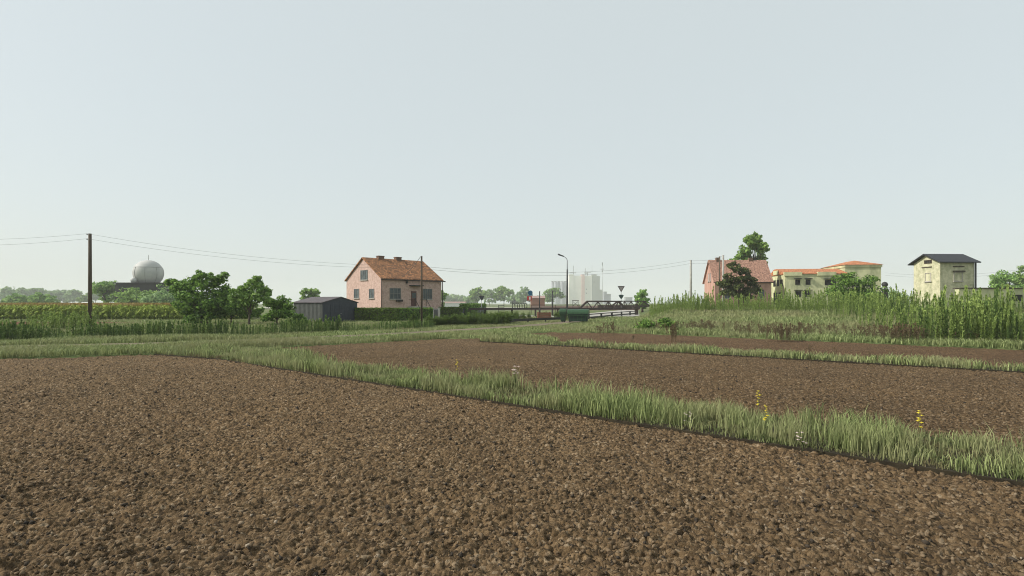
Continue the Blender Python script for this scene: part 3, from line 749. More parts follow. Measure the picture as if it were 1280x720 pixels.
# right
b = []
r_ = random.Random(8)
for i in range(24):
    t = i/23; z = 6.9+6.9*t; w = 3.4*(1-t)**.75+.75; a = r_.uniform(0, 6.28); q = w*r_.uniform(.25, .95)
    b.append((math.cos(a)*q, math.sin(a)*q, z-1.2, .95+.35*(1-t), .8))
for i in range(8): b.append((r_.uniform(-2.2,2.2), r_.uniform(-2,2), r_.uniform(4,7.5), 1.5, 1.1))
tree('tall_tree', place(942, 92), b, 13000, .23, M['leaf_mid'], 9, 'tall pointed green tree rising behind the salmon farmhouse', 'tree', trunk_r=.3)
b = [(-.6,0,4.9,.9,.6),(.5,.1,4.3,1.1,.6),(-1.3,0,3.7,.9,.5),(0,0,3.4,1.2,.6),(1.3,0,3.4,.9,.5),(2.2,.2,2.9,.9,.45),(-2.1,0,2.9,.9,.45),(-.8,.3,2.6,1.2,.6),(1.4,0,2.1,1.1,.5),(2.9,0,2.3,.6,.35),(-1.8,0,1.9,1,.5),(.2,0,1.5,1.4,.6)]
tree('dark_tree', place(924, 68), [(x*.88,y,z*1.13+.1,rx,rz) for x,y,z,rx,rz in b], 5200, .15, M['leaf_red'], 10, 'dark rusty green tree in front of the salmon farmhouse', 'tree', trunk_r=.14)
tree('broad_shrub', place(1068, 60), round_blobs(11, 5.8, 4.1, .3, 15, .24), 6000, .13, M['leaf_dark'], 11, 'broad green shrub in front of the cream villa', 'shrub', trunk_r=.12)
tree('rounded_tree', place(1119, 170), round_blobs(12, 8, 6.0, .3, 12, .25), 1800, .3, M['leaf_pale'], 12, 'hazy grey green tree between the villa and the plaster tower', group=None, trunk_r=.2)
tree('rounded_tree', place(1262, 96), round_blobs(13, 6.0, 8.0, 1.5, 16, .23), 4500, .19, M['leaf_bright'], 13, 'bright green tree above the long cream wall near the right edge', trunk_r=.25)
tree('rounded_tree', place(1290, 98), round_blobs(14, 6.0, 8.2, 1.5, 16, .23), 4500, .19, M['leaf_mid'], 14, 'green tree cut by the right edge of the photo', trunk_r=.25)
for px, py, w, lab in ((812,404,1.9,'low dark shrub, the left of two on the bank edge'), (833,407,1.3,'low dark shrub, the right of two on the bank edge')):
    Y = 38; x = gx(px, Y)
    tree('low_shrub', (x, Y, float(hgt(x, Y))), round_blobs(int(px), w, .85, 0, 6, .3), 900, .08, M['leaf_dark'], int(px), lab, 'shrub', trunk_r=.03)

# ------------------------------------------------------------------ buildings
def window(parent, side, a0, a1, z0, z1, plane, fw=.07, mull=(1, 1), name='window', fm=None, gm=None, out=.05, label=None):
    """side 'f': on the plane y=plane (front, faces -y); side 'g': on the plane x=plane (left gable, faces -x)"""
    fm = fm or M['frame']; gm = gm or M['glass']
    def bx(mb, s0, t0, s1, t1, d0, d1):
        if side == 'f': mb.box(s0, plane-d1, t0, s1, plane-d0, t1)
        else: mb.box(plane-d1, s0, t0, plane-d0, s1, t1)
    fr = MB()
    bx(fr, a0, z0, a0+fw, z1, -.05, out); bx(fr, a1-fw, z0, a1, z1, -.05, out)
    bx(fr, a0+fw, z0, a1-fw, z0+fw, -.05, out); bx(fr, a0+fw, z1-fw, a1-fw, z1, -.05, out)
    for i in range(mull[0]):
        c = a0+(a1-a0)*(i+1)/(mull[0]+1); bx(fr, c-.025, z0+fw, c+.025, z1-fw, .004, out-.01)
    for i in range(mull[1]):
        c = z0+(z1-z0)*(i+1)/(mull[1]+1); bx(fr, a0+fw, c-.02, a1-fw, c+.02, .006, out-.014)
    w = fr.build(name, fm, parent)
    if label: w['label'] = label
    g = MB(); bx(g, a0+fw, z0+fw, a1-fw, z1-fw, -.03, .003); g.build('pane', gm, w)
    if gm is M['dark']: return w
    s = MB(); bx(s, a0-.08, z0-.08, a1+.08, z0-.004, -.02, out+.08); s.build('sill', M['trim'], w)
    return w
def gable_house(root, L, D, eave, ridge, wallm, roofm, ov=.35, base=0, thick=.14):
    """ridge along local x"""
    MB().prism([(0,base),(D,base),(D,eave),(D/2,ridge),(0,eave)], 0, L, 'x').build('wall', wallm, root)
    s = (ridge-eave)/(D/2); e = eave-s*ov; rf = MB()
    rf.prism([(-ov,e+.03),(D/2,ridge+.03),(D+ov,e+.03),(D+ov,e+.03+thick),(D/2,ridge+.03+thick),(-ov,e+.03+thick)], -ov, L+ov, 'x')
    return rf.build('roof', roofm, root)
def solver(C0, ang):
    c, s = math.cos(ang), math.sin(ang); fx, fy = c, s; vx, vy = -s, c
    def f(px, py):    # on the front plane: local x, z
        r = (px-640)/F; u = (r*C0[1]-C0[0])/(fx-r*fy); Y = C0[1]+fy*u; return u, H+(HY-py)*Y/F-C0[2]
    def g(px, py):    # on the left gable plane: local y, z
        r = (px-640)/F; v = (r*C0[1]-C0[0])/(vx-r*vy); Y = C0[1]+vy*v; return v, H+(HY-py)*Y/F-C0[2]
    return f, g
def wrect(root, side, fn, x0, y0, x1, y1, **k):
    a0, _ = fn(x0, y0); a1, _ = fn(x1, y0); am, _ = fn((x0+x1)/2, y0)
    _, z1 = fn((x0+x1)/2, y0); _, z0 = fn((x0+x1)/2, y1)
    return window(root, side, min(a0, a1), max(a0, a1), z0, z1, 0, **k)

# pink house
C0 = (-15.65, 62.5, 0.03); ang = R(44); f, g = solver(C0, ang)
hs = empty('brick_house', C0, ang, label='pink brick house with a mottled orange tiled roof and two chimneys', cat='house')
rf = gable_house(hs, 8.8, 9.1, 5.05, 7.72, M['pink'], M['roof_o'], .2)
for a0 in (2.0, 4.6):
    MB().box(a0, 4.25, 7.3, a0+.8, 4.85, 8.12).box(a0-.05, 4.2, 8.123, a0+.85, 4.9, 8.2).build('chimney', M['brick_o'], rf)
wrect(hs, 'g', g, 450.8, 337.5, 459.8, 350, mull=(2,0)); wrect(hs, 'g', g, 442.6, 361, 449, 373, mull=(1,0)); wrect(hs, 'g', g, 461.5, 361, 467.8, 373, mull=(1,0))
wrect(hs, 'f', f, 487, 360, 501, 374, mull=(2,1)); wrect(hs, 'f', f, 528.5, 361, 540, 374, mull=(3,1))
a0, z1 = f(514, 364); a1, z0 = f(520.3, 382.5)
d = MB().box(a0, -.06, z0, a1, .05, z1).build('door', M['door'], hs)
MB().box(a0+.1, -.07, z0+1.0, a1-.1, -.063, z1-.2).build('pane', M['glass'], d)
MB().box(a1-.14, -.12, z0+.9, a1-.08, -.062, z0+1.05).build('handle', M['dark_steel'], d)
b0, zc = f(511.5, 357); b1, _ = f(526, 357)
MB().box(b0, -.75, zc-.06, b1, .02, zc+.06).build('door_canopy', M['dark_steel'], hs)
MB().box(-.07, -.07, 0, 8.87, 9.17, 1.35).build('plinth', M['trim'], hs)
for x in (-.1, 8.9): MB().tube([(x,-.12,5.0),(x,-.12,.2)], .055).build('downpipe', M['rust_steel'], hs)
MB().tube([(-.35,-.40,4.93),(9.15,-.40,4.93)], .07).build('gutter', M['rust_steel'], hs)
st = MB()
for i in range(6): st.box(a0-.5, -1.6-.28*(i), 0, a1+.5, -1.32-.28*i if i else -.075, z0-.17*i-.05)
st.build('steps', M['trim'], hs)
rl = MB()
for x in (a0-.45, a1+.45): rl.bar((x,-.2,z0+.85), (x,-1.6,z0+.85), .05).bar((x,-1.55,z0), (x,-1.55,z0+.85), .05).bar((x,-1.6,z0+.85), (x,-3.0,.95), .05)
rl.build('stair_railing', M['dark_steel'], hs)
p0, zp = f(498, 375.5); MB().box(p0-.35, -.35, zp-.15, p0+.45, -.06, zp+.1).build('window_box', M['dark'], hs)
p0, zp = f(508, 352.5); MB().box(p0-.1, -.25, zp-.18, p0+.1, -.002, zp+.18).build('wall_lamp', M['dark_steel'], hs)

# shed
C0 = (-18.96, 52, .03); ang = R(61.9)-R(0)
# local x runs along the door gable (to the right and back); the long side runs to the left
sh = empty('garage_shed', C0, R(62), label='small dark grey sheet metal garage shed with a low gable roof', cat='shed')
w, L, ev, rg = 4.75, 4.2, 2.12, 2.68
MB().prism([(0,0),(w,0),(w,ev),(w/2,rg),(0,ev)], 0.0, L, 'y').build('wall', M['shed_wall'], sh)
MB().prism([(.02,0),(w-.02,0),(w-.02,ev-.02),(w/2,rg-.03),(.02,ev-.02)], -.03, -.003, 'y').build('front_panel', M['shed_front'], sh)
s = (rg-ev)/(w/2); ov = .12
MB().prism([(-ov,ev-s*ov+.01),(w/2,rg+.01),(w+ov,ev-s*ov+.01),(w+ov,ev-s*ov+.07),(w/2,rg+.07),(-ov,ev-s*ov+.07)], -.12, L+.1, 'y').build('roof', M['shed_roof'], sh)
dr = MB().box(1.0, -.06, .02, w-1.0, -.034, 1.95).build('garage_door', M['shed_front'], sh)
rb = MB()
for i in range(12): rb.box(1.0+.05+i*(w-2.0)/12, -.075, .06, 1.0+.09+i*(w-2.0)/12, -.063, 1.9)
rb.build('rib', M['shed_front'], dr)
MB().bar((w/2-.1,-.1,1.0), (w/2+.1,-.1,1.0), .03).build('handle', M['galv'], dr)
sr = MB()
for i in range(22): sr.box(-.02, .1+i*.19, .05, -.002, .16+i*.19, ev-.05)
sr.build('side_ribs', M['shed_wall'], sh)

# farmhouse
C0 = (31.2, 80, 1.2); f, g = solver(C0, 0)
fh = empty('farmhouse', C0, 0, label='salmon brick farmhouse with a steep faded red roof', cat='house')
rf = gable_house(fh, 8.7, 4.3, 4.35, 7.55, M['farm_wall'], M['farm_roof'], .25)
MB().box(1.0, 1.9, 7.2, 1.4, 2.4, 8.1).build('chimney', M['brick_o'], rf); MB().box(6.2, 2.0, 7.2, 6.8, 2.5, 8.05).build('chimney', M['brick_o'], rf)
window(fh, 'g', 1.6, 2.0, 4.3, 5.6, 0, mull=(0,0), gm=M['pinkw']); window(fh, 'g', 2.3, 2.7, 4.3, 5.6, 0, mull=(0,0), gm=M['pinkw'])
window(fh, 'f', 1.5, 2.5, 1.6, 3.0, 0); window(fh, 'f', 6.6, 7.6, 1.6, 3.0, 0)
MB().box(4.2, -.05, 0, 5.1, .05, 2.1).build('door', M['door'], fh)
MB().tube([(-.3,-.3,4.1),(9.0,-.3,4.1)], .06).build('gutter', M['rust_steel'], fh)

# villa
C0 = (42.0, 80, 1.2); ang = R(-8); f, g = solver(C0, ang)
vl = empty('cream_villa', C0, ang, label='cream stucco villa with terracotta roofs and two joined blocks', cat='villa')
W1 = 8.85; z_t = 5.35
MB().box(0, 0, 0, W1, 6.4, z_t).build('wall', M['villa'], vl)
pr = MB()
for x0, x1 in ((0,.25),(2.9,5.0)): pass
rf = MB(); rf.prism([(-.15,z_t+.004),(6.55,z_t+.004),(6.55,z_t+.09),(4.3,z_t+1.0),(3.2,z_t+1.0),(-.15,z_t+.10)], -.15, W1+.1, 'x'); rf.build('roof', M['villa_roof'], vl)
for x0, x1 in ((-.18,2.4),(4.6,W1-1.6)): MB().box(x0,-.2,z_t-.25,x1,.12,z_t+.32).build('parapet', M['villa'], vl)
MB().box(-.2,2.5,z_t+.1,-.02,4.5,z_t+.75).build('parapet', M['villa'], vl)
for (x0,y0,x1,y1) in ((994,349.5,1000,356),(1007,349.5,1013,356),(1031,350,1045,356.5),(994,364,1001,371),(1006,364,1013,371)):
    ww = wrect(vl, 'f', f, x0, y0, x1, y1, mull=(1,0), gm=M['dark'], fm=M['dark_steel'])
    a0, zz = f(x0-1.3, y0-1); a1, _ = f(x1+1.3, y0-1); MB().box(a0, -.45, zz, a1, -.001, zz+.09).build('awning', M['dark_steel'], ww)
for k, (y0, z0, h) in enumerate([(.9,3.6,1.0),(2.4,3.6,1.0),(3.9,3.6,1.0),(1.0,.7,1.9),(3.2,.7,1.9)]): window(vl, 'g', y0, y0+(1.0 if k < 3 else 1.6), z0, z0+h, 0, mull=(1,0), gm=M['dark'], fm=M['dark_steel'])
# tall block, behind and to the right
tx = 9.3; ty = 1.6; tw = 5.1; td = 7.9; th = 6.7
MB().box(tx, ty, 0, tx+tw, ty+td, th).build('wall', M['villa'], vl)
MB().add([(tx-.25,ty-.25,th+.12),(tx+tw+.25,ty-.25,th+.12),(tx+tw+.25,ty+td+.25,th+.12),(tx-.25,ty+td+.25,th+.12),(tx+tw/2,ty+tw/2,th+.95),(tx+tw/2,ty+td-tw/2,th+.95)],
         [(0,3,2,1),(0,1,4),(1,2,5,4),(2,3,5),(3,0,4,5)]).build('roof', M['villa_roof'], vl)
MB().box(tx-.12, ty-.12, th-.28, tx+tw+.12, ty+td+.12, th+.11).build('cornice', M['villa'], vl)
MB().box(W1+.003, 1.0, 0, tx-.003, 4, 4.6).build('wall', M['villa'], vl)
window(vl, 'f', tx+1.0, tx+2.1, 3.4, 4.6, ty, gm=M['dark']); window(vl, 'f', tx+3.2, tx+4.2, 3.4, 4.6, ty, gm=M['dark'])
lp = empty('lantern_post', (gx(1106, 76), 76, 1.2), label='black post with a round lantern right of the cream villa', cat='lamp')
MB().tube([(0,0,0),(0,0,3.2)], .12).box(-.3,-.2,1.6,.3,.2,3.0).build('post', M['dark_steel'], lp)
MB().lathe([(.01,0),(.3,.12),(.42,.42),(.3,.72),(.01,.84)], (0,0,3.2), 14).build('lantern', M['dark_steel'], lp)

# tower
C0 = (49.4, 60, 1.2); ang = R(3); f, g = solver(C0, ang)
tw_ = empty('plaster_tower', C0, ang, label='mouldy cream plaster tower house with a black sheet roof', cat='building')
gable_house(tw_, 4.15, 3.7, 5.72, 6.62, M['tower'], M['slate'], .42, thick=.12)
wrect(tw_, 'g', g, 1155.5, 325, 1165, 329.5, mull=(3,0), gm=M['dark'], fm=M['wood_old']); wrect(tw_, 'g', g, 1156.5, 341, 1164, 352, mull=(0,0), gm=M['tower'], fm=M['trim'])
wrect(tw_, 'f', f, 1192, 340, 1203, 351.5, mull=(0,0), gm=M['tower'], fm=M['trim'])
a0, z0 = f(1191, 333); a1, _ = f(1205, 333); MB().box(a0, -.07, z0-.08, a1, -.001, z0+.05).build('ledge', M['bark'], tw_)
a0, z0 = g(1152.5, 334.5); a1, _ = g(1165, 334.5); MB().box(-.07, min(a0,a1), z0-.06, -.001, max(a0,a1), z0+.05).build('ledge', M['bark'], tw_)
a0, z0 = f(1192, 340); a1, _ = f(1204, 340); MB().box(a0-.1, -.2, z0+.01, a1+.1, -.001, z0+.16).build('lintel', M['bark'], tw_)
MB().tube([(4.2,-.1,5.6),(4.2,-.1,0)], .09).build('downpipe', M['dark_steel'], tw_)

# cream wall at the right edge
lw = empty('boundary_wall', (gx(1199, 52), 52, 1.2), R(1), label='long cream wall with a dark coping right of the plaster tower', cat='wall')
MB().box(0, 0, 0, 18, .5, 2.36).build('wall', M['villa'], lw); MB().box(-.1, -.15, 2.364, 18.1, .65, 2.45).build('coping', M['rust_steel'], lw)
window(lw, 'f', 5.0, 6.4, 1.1, 1.75, 0, gm=M['dark'], fm=M['dark_steel'], name='vent')

# ------------------------------------------------------------------ hedges and fences by the house
def hedge(name, a, b, h, t, n, label, m=None, leaf=.07, seed=0):
    a = Vector(a); b = Vector(b); L = (b-a).length; an = math.atan2(b.y-a.y, b.x-a.x)
    root = empty(name, a, an, label=label, cat='hedge')
    core = MB(); core.box(.08, -t/2+.08, 0, L-.08, t/2-.08, h-.1); core.build('branches', M['bark'], root)
    r = np.random.default_rng(seed); V = []
    side = r.choice(5, n, p=[.42,.1,.34,.07,.07]); x = r.uniform(0, L, n); z = r.uniform(0, h, n); y = r.uniform(-t/2, t/2, n)
    x = np.where(side == 3, 0, np.where(side == 4, L, x)); y = np.where(side == 0, -t/2, np.where(side == 1, t/2, y)); z = np.where(side == 2, h, z)
    c = np.stack([x, y, z], 1)+r.normal(0, .04, (n, 3))
    nr = r.standard_normal((n, 3)); nr[:,1] -= 1.0*(side == 0); nr[:,2] += 1.2*(side == 2); nr /= np.linalg.norm(nr, axis=1)[:,None]
    tt = np.cross(nr, r.standard_normal((n, 3))); tt /= np.linalg.norm(tt, axis=1)[:,None]; bb = np.cross(nr, tt); s = leaf*r.uniform(.7, 1.3, n)[:,None]
    V = np.stack([c-tt*s, c-bb*s*.7, c+tt*s, c+bb*s*.7], 1)
    mesh_np('foliage', V.reshape(-1, 3), [np.arange(4*n).reshape(-1, 4)], m or M['hedge'], parent=root); return root
hedge('clipped_hedge', (gx(446,56), 56, 0), (gx(497,55.5), 55.5, 0), 1.52, .9, 6500, 'clipped green hedge between the grey shed and the pink house front', seed=1)
hedge('clipped_hedge', (gx(497.5,57.5), 57.5, 0), (gx(540,58.5), 58.5, 0), 1.5, .9, 5000, 'darker clipped hedge below the pink house door', M['leaf_dark'], seed=2)
hedge('clipped_hedge', (gx(549,66), 66, 0), (gx(577,67), 67, 0), 1.55, .9, 3600, 'clipped hedge right of the pink house', seed=3)
hedge('clipped_hedge', (gx(578,70), 70.8, 0), (gx(604,92), 92, 0), 1.95, 1.0, 6500, 'dark hedge running away behind the slatted fence', M['leaf_dark'], leaf=.1, seed=4)
# dark slatted fence before that hedge
fa = Vector((gx(577,69), 69, 0)); fb = Vector((gx(606,88), 88, 0))
fn = empty('slatted_fence', fa, math.atan2(fb.y-fa.y, fb.x-fa.x), label='dark slatted fence in front of the receding hedge', cat='fence'); L = (fb-fa).length
sl = MB()
for i in range(6): sl.box(.1, -.015, .12+i*.21, L, .015, .30+i*.21)
sl.build('slats', M['shed_front'], fn)
for i in range(5): MB().box(i*L/4-.09, -.09, 0, i*L/4+.09, .09, 1.65 if i == 0 else 1.45).build('post', M['concrete'] if i == 0 else M['galv'], fn)
gate = MB().box(-.05,-.1,0,.25,.1,1.5)
gp = empty('gate_pillars', (gx(545,60.5), 60.5, 0), 0, label='pale gate pillars with a dark gate at the corner of the pink house', cat='gate')
for x in (-.35, .35): MB().box(x-.12,-.12,0,x+.12,.12,1.5).box(x-.16,-.16,1.502,x+.16,.16,1.58).build('pillar', M['concrete'], gp)
gl = MB()
for i in range(5): gl.box(-.2+i*.1-.03,-.02,.08,-.2+i*.1+.03,.02,1.35)
gl.build('gate_leaf', M['shed_front'], gp)

# ------------------------------------------------------------------ barriers, truss railing, street furniture
def railing(name, pts, hgts, beam, post, step, label, m, cat='barrier', z0=0, two=False):
    pts = [Vector((p[0], p[1], z0)) for p in pts]; root = empty(name, pts[0], label=label, cat=cat); o = pts[0]
    bm = MB()
    for h, bh in hgts:
        for a, b in zip(pts[:-1], pts[1:]): bm.bar(a-o+Vector((0,0,h)), b-o+Vector((0,0,h)), beam, bh)
    bm.build('rail', m, root)
    tot = 0
    for a, b in zip(pts[:-1], pts[1:]):
        L = (b-a).length; n = max(1, int(L/step))
        for i in range(n+1):
            p = a.lerp(b, i/n)-o
            MB().box(p.x-post/2, p.y-post/2+beam, -.1, p.x+post/2, p.y+post/2+beam, hgts[0][0]+hgts[0][1]*.4).build('post', m, root)
    return root
railing('crash_barrier', [(gx(638,51),51),(gx(660,54),54),(gx(702,58.5),58.5)], [(.42,.26)], .08, .14, 2.4, 'low black crash barrier beside the dirt track', M['dark_steel'], z0=-.02)
railing('crash_barrier', [(gx(736,64),64),(gx(765,76),76),(gx(797,92),92)], [(.62,.12),(.22,.2)], .08, .22, 5.5, 'black crash barrier with a thin top rail running to the truss railing', M['dark_steel'], z0=.1)
railing('pipe_barrier', [(gx(578,71.5),71.5),(gx(606,74),74),(gx(640,76),76),(gx(724,82),82)], [(1.28,.30)], .25, .26, 3.6, 'long dark brown pipe barrier behind the red crate', M['rust_steel'])
railing('handrail', [(gx(664,100),100),(gx(724,104),104)], [(1.75,.12),(1.2,.1)], .08, .1, 5, 'thin far handrail across the road behind the pipe barrier', M['rust_steel'])
# truss railing of the bridge
def truss(p0, p1, zb, zt, n, label, m, name='truss_railing', s=.24):
    p0 = Vector(p0); p1 = Vector(p1); root = empty(name, p0, label=label, cat='bridge railing'); d = p1-p0
    q = lambda t, z: d*t+Vector((0,0,z))
    MB().bar(q(0,zb), q(1,zb), s, s*1.6).build('bottom_chord', m, root)
    MB().bar(q(.16,zt), q(.84 if n > 4 else .9,zt), s, s).build('top_chord', m, root)
    MB().bar(q(0,zb), q(.165,zt), s, s*1.2).build('end_diagonal', m, root); MB().bar(q(1,zb), q(.835,zt), s, s*1.2).build('end_diagonal', m, root)
    dg = MB(); k = n
    for i in range(k):
        a = .16+.68*i/k; b_ = .16+.68*(i+1)/k; c = (a+b_)/2
        dg.bar(q(a,zt-.05), q(c,zb), s*.55).bar(q(c,zb), q(b_,zt-.05), s*.55)
        MB().bar(q(a,zb), q(a,zt-.1), s*.5).build('upright', m, root)
    dg.build('lattice', m, root); return root
a = at(724, 386, 86); b_ = at(782, 383.5, 92)
truss((a.x, a.y, 0), (b_.x, b_.y, 0), 1.15, 2.42, 3, 'brown steel truss railing of the bridge, the nearer one', M['rust_steel'])
a = at(764, 383, 100); b_ = at(812, 382, 108)
truss((a.x, a.y, 0), (b_.x, b_.y, 0), 1.5, 2.5, 4, 'brown steel truss railing of the bridge, farther and to the right', M['rust_steel'], s=.2)
MB().box(gx(748,96), 96, .9, gx(797,97), 96.4, 1.75).build('bridge_parapet', M['rust_steel'], label='dark solid bridge parapet panel behind the truss railing', cat='parapet')
tp = empty('barrier_end_post', (gx(795.5,90), 90, .1), label='stout dark end post where barrier and truss railing meet', cat='post')
MB().box(-.25,-.25,0,.25,.25,1.9).build('post', M['rust_steel'], tp); MB().box(-.6,-.3,1.0,.6,.3,1.4).build('cross_plate', M['rust_steel'], tp)
# long pinkish wall beyond the bridge
MB().box(gx(664,150), 150, 0, gx(800,150), 151, 1.35).build('boundary_wall', M['brick_far'], label='long low pinkish brown wall beyond the bridge', cat='wall')
# ornate arched fence panel
of = empty('ornate_fence', (gx(640.5,75), 75, 1.25), 0, label='black wrought fence panel of interlaced rings on the barrier', cat='fence')
rg_ = MB()
for i in range(6):
    c = .2+i*.34; pts = [(c+.2*math.cos(t*math.pi/6), 0, .47+.36*math.sin(t*math.pi/6)) for t in range(13)]; rg_.tube(pts, .04, 6, False)
rg_.build('rings', M['dark_steel'], of)
MB().bar((0,0,.07),(2.1,0,.07),.06).bar((0,0,.88),(2.1,0,.88),.05).build('rail', M['dark_steel'], of)
for i in range(2): MB().bar((i*2.1,0,-.1),(i*2.1,0,.95),.07).build('post', M['dark_steel'], of)
# small rail frame left of it
railing('hand_fence', [(gx(623,80),80),(gx(630,80),80)], [(1.75,.07),(1.4,.07)], .06, .07, .45, 'short dark handrail between hedge and ring fence', M['dark_steel'], 'fence')
# dark posts
for px, py0, Y, lab in ((674.5,364,78,'slim dark post behind the red crate'), (690.5,363,82,'slim dark post between red crate and lamp post')):
    ps = empty('steel_post', (gx(px,Y), Y, 0), label=lab, cat='post'); z = H+(HY-py0)*Y/F
    MB().tube([(0,0,0),(0,0,1.4)], .14).build('sleeve', M['dark_steel'], ps); MB().tube([(0,0,1.4),(0,0,z)], .075).build('shaft', M['dark_steel'], ps)
# red crate
cr = empty('wooden_crate', (gx(673,63), 63, 0), R(4), label='orange red slatted wooden crate behind the low crash barrier', cat='crate')
w, h, dd = 1.5, .95, 1.0
for y in (0, dd):
    s_ = MB()
    for i in range(4): s_.box(.05, y-.015, .06+i*.23, w-.05, y+.015, .25+i*.23)
    s_.build('side_boards', M['crate'], cr)
for x in (.03, w-.03):
    s_ = MB()
    for i in range(4): s_.box(x-.015, .02, .06+i*.23, x+.015, dd-.02, .25+i*.23)
    s_.build('end_boards', M['crate'], cr)
for x in (0, w): 
    for y in (-.04, dd+.04): MB().box(x-.05, y-.03, 0, x+.05, y+.03, h+.04).build('corner_post', M['crate'], cr)
MB().box(0,-.03,h+.045,w,dd+.03,h+.08).build('lid', M['crate'], cr)
# waste containers
def container(loc, rz, w, d, h, lab, small=False):
    c = empty('waste_container', loc, rz, label=lab, cat='waste container')
    MB().add([(.12,.1,.16),(w-.12,.1,.16),(w-.12,d-.1,.16),(.12,d-.1,.16),(0,0,h),(w,0,h),(w,d,h),(0,d,h)], [(0,3,2,1),(4,5,6,7),(0,1,5,4),(1,2,6,5),(2,3,7,6),(3,0,4,7)]).build('body', M['bin_dark'], c)
    rb = MB()
    for i in range(5): rb.add([(.12+(w-.24)*(i+.5)/5-.03+.02*(i-2),.07,.2),(.12+(w-.24)*(i+.5)/5+.03+.02*(i-2),.07,.2),(w*(i+.5)/5+.03,-.03,h-.1),(w*(i+.5)/5-.03,-.03,h-.1)], [(0,1,2,3)])
    rb.build('ribs', M['bin_green'], c)
    n = 10; poly = [(-.08,h+.004),(d+.08,h+.004)]+[(d/2+(d/2+.08)*math.cos(math.pi*i/n), h+.06+(.24*d+.12)*math.sin(math.pi*i/n)) for i in range(n+1)]
    MB().prism(poly, -.06, w+.06, 'x').build('lid', M['bin_green'], c)
    MB().bar((-.1,-.06,h-.12), (w+.1,-.06,h-.12), .07).build('rim', M['bin_green'], c)
    for x in (.2, w-.2):
        for y in (.2, d-.2): MB().tube([(x-.04,y,.09),(x+.04,y,.09)], .09, 10).build('wheel', M['dark'], c)
    return c
container((gx(709.5,54.5), 54.5, .05), R(-14), 2.1, 1.35, .92, 'larger green waste container with a domed lid')
container((gx(700,55), 55.2, .05), R(-14), .62, 1.0, 1.05, 'smaller green bin left of the domed container')
# street lamp
Y = 80; sl_ = empty('street_lamp', (gx(709,Y), Y, 0), label='tall dark street lamp with a curved arm to the left', cat='street lamp')
z1 = H+(HY-325)*Y/F
MB().tube([(0,0,0),(0,0,4.5),(0,0,7.3)], [.16,.14,.10]).tube([(0,0,7.3),(0,0,z1)], [.06,.05]).build('pole', M['dark_steel'], sl_)
pts = [(0,0,z1),(-.12,0,z1+.25),(-.35,0,z1+.45),(-.6,0,z1+.58)]
MB().tube(pts, .045).build('arm', M['galv'], sl_)
MB().add([(-.5,-.12,z1+.48),(-.5,.12,z1+.48),(-.5,.12,z1+.62),(-.5,-.12,z1+.62),(-1.45,-.2,z1+.78),(-1.45,.2,z1+.78),(-1.4,.16,z1+.98),(-1.4,-.16,z1+.98)], [(0,1,2,3),(4,7,6,5),(0,4,5,1),(1,5,6,2),(2,6,7,3),(3,7,4,0)]).build('lamp_head', M['dark_steel'], sl_)
# signs
def tri_sign(px, py, wpx, Y, lab, face, rim, extra=False):
    z = H+(HY-py)*Y/F; w = wpx*Y/F/2; s = empty('road_sign', (gx(px,Y), Y, 0), label=lab, cat='road sign')
    MB().tube([(0,.05,0),(0,.05,z+w*.6)], .05).build('pole', M['galv'], s)
    MB().prism([(-w,w*.87),(w,w*.87),(0,-w*.87)], -.01, .02, 'y').build('sign_rim', rim, s).location = (0,0,z)
    MB().prism([(-w*.62,w*.62),(w*.62,w*.62),(0,-w*.5)], -.025, -.012, 'y').build('sign_face', face, s).location = (0,0,z)
    if extra:
        q = w*.72; MB().prism([(-q,q*.5),(-q*.5,q*.8),(q*.5,q*.8),(q,q*.5),(q*.55,-q*.3),(0,-q),(-q*.55,-q*.3)], -.02, .02, 'y').build('lower_plate', M['sign_green'], s).location = (0,0,z-w*2.1)
    return s
tri_sign(776.5, 361.5, 9, 95, 'give way sign with a dark green plate below it at the bridge', M['sign_grey'], M['rust_steel'], True)
tri_sign(602, 373, 7, 78, 'dark triangular sign rising behind the hedge', M['shed_front'], M['dark_steel'])
Y = 92; s = empty('road_sign', (gx(662.5,Y), Y, 0), label='round blue sign over a red and white square sign', cat='road sign'); z = H+(HY-366)*Y/F
MB().tube([(0,.06,0),(0,.06,z+.2)], .05).build('pole', M['galv'], s)
MB().tube([(.05,0,z),(.05,.03,z)], .42, 20).add([(-.25,-.01,z-.5),(.45,-.01,z-.5),(.45,.02,z-.2),(-.25,.02,z-.2)],[(0,1,2,3)]).build('blue_disc', M['blue'], s)
MB().box(-.55,-.01,z-1.35,.35,.03,z-.6).build('red_panel', M['red'], s); MB().box(-.15,-.03,z-1.2,.1,-.012,z-.72).build('white_bar', M['white'], s)
# far low buildings behind the road
for px0, px1, py, Y, m, rm, lab in ((664,681,369.5,230,'crate','brick_far','far orange brown low building behind the blue sign'), (551,581,377,250,'white','brick_far','far long white wall right of the pink house')):
    r_ = empty('far_building', (gx(px0,Y), Y, 0), label=lab, cat='building'); w = (px1-px0)*Y/F; h = H+(HY-py)*Y/F
    MB().box(0,0,0,w,8,h*.8).build('wall', M[m], r_); MB().prism([(-.3,h*.8+.004),(8.3,h*.8+.004),(4,h*1.0)], -.3, w+.3, 'x').build('roof', M[rm], r_)
for px0, px1, py, lab in ((0,8,378.3,'tiny white greenhouse on the horizon at the left edge'),(65,82,378.6,'tiny long white greenhouse on the horizon left of the pole'),(98,110,377.6,'tiny white greenhouse on the horizon beside the wooden pole')):
    o = empty('greenhouse', (gx(px0,330), 330, 0), label=lab, cat='greenhouse', group='white greenhouses beyond the maize'); wd = (px1-px0)*330/F
    MB().box(0,0,0,wd,6,1.6).build('wall', M['white'], o); MB().prism([(-.1,1.604),(6.1,1.604),(3,H+(HY-py)*330/F)], -.1, wd+.1, 'x').build('roof', M['white'], o)
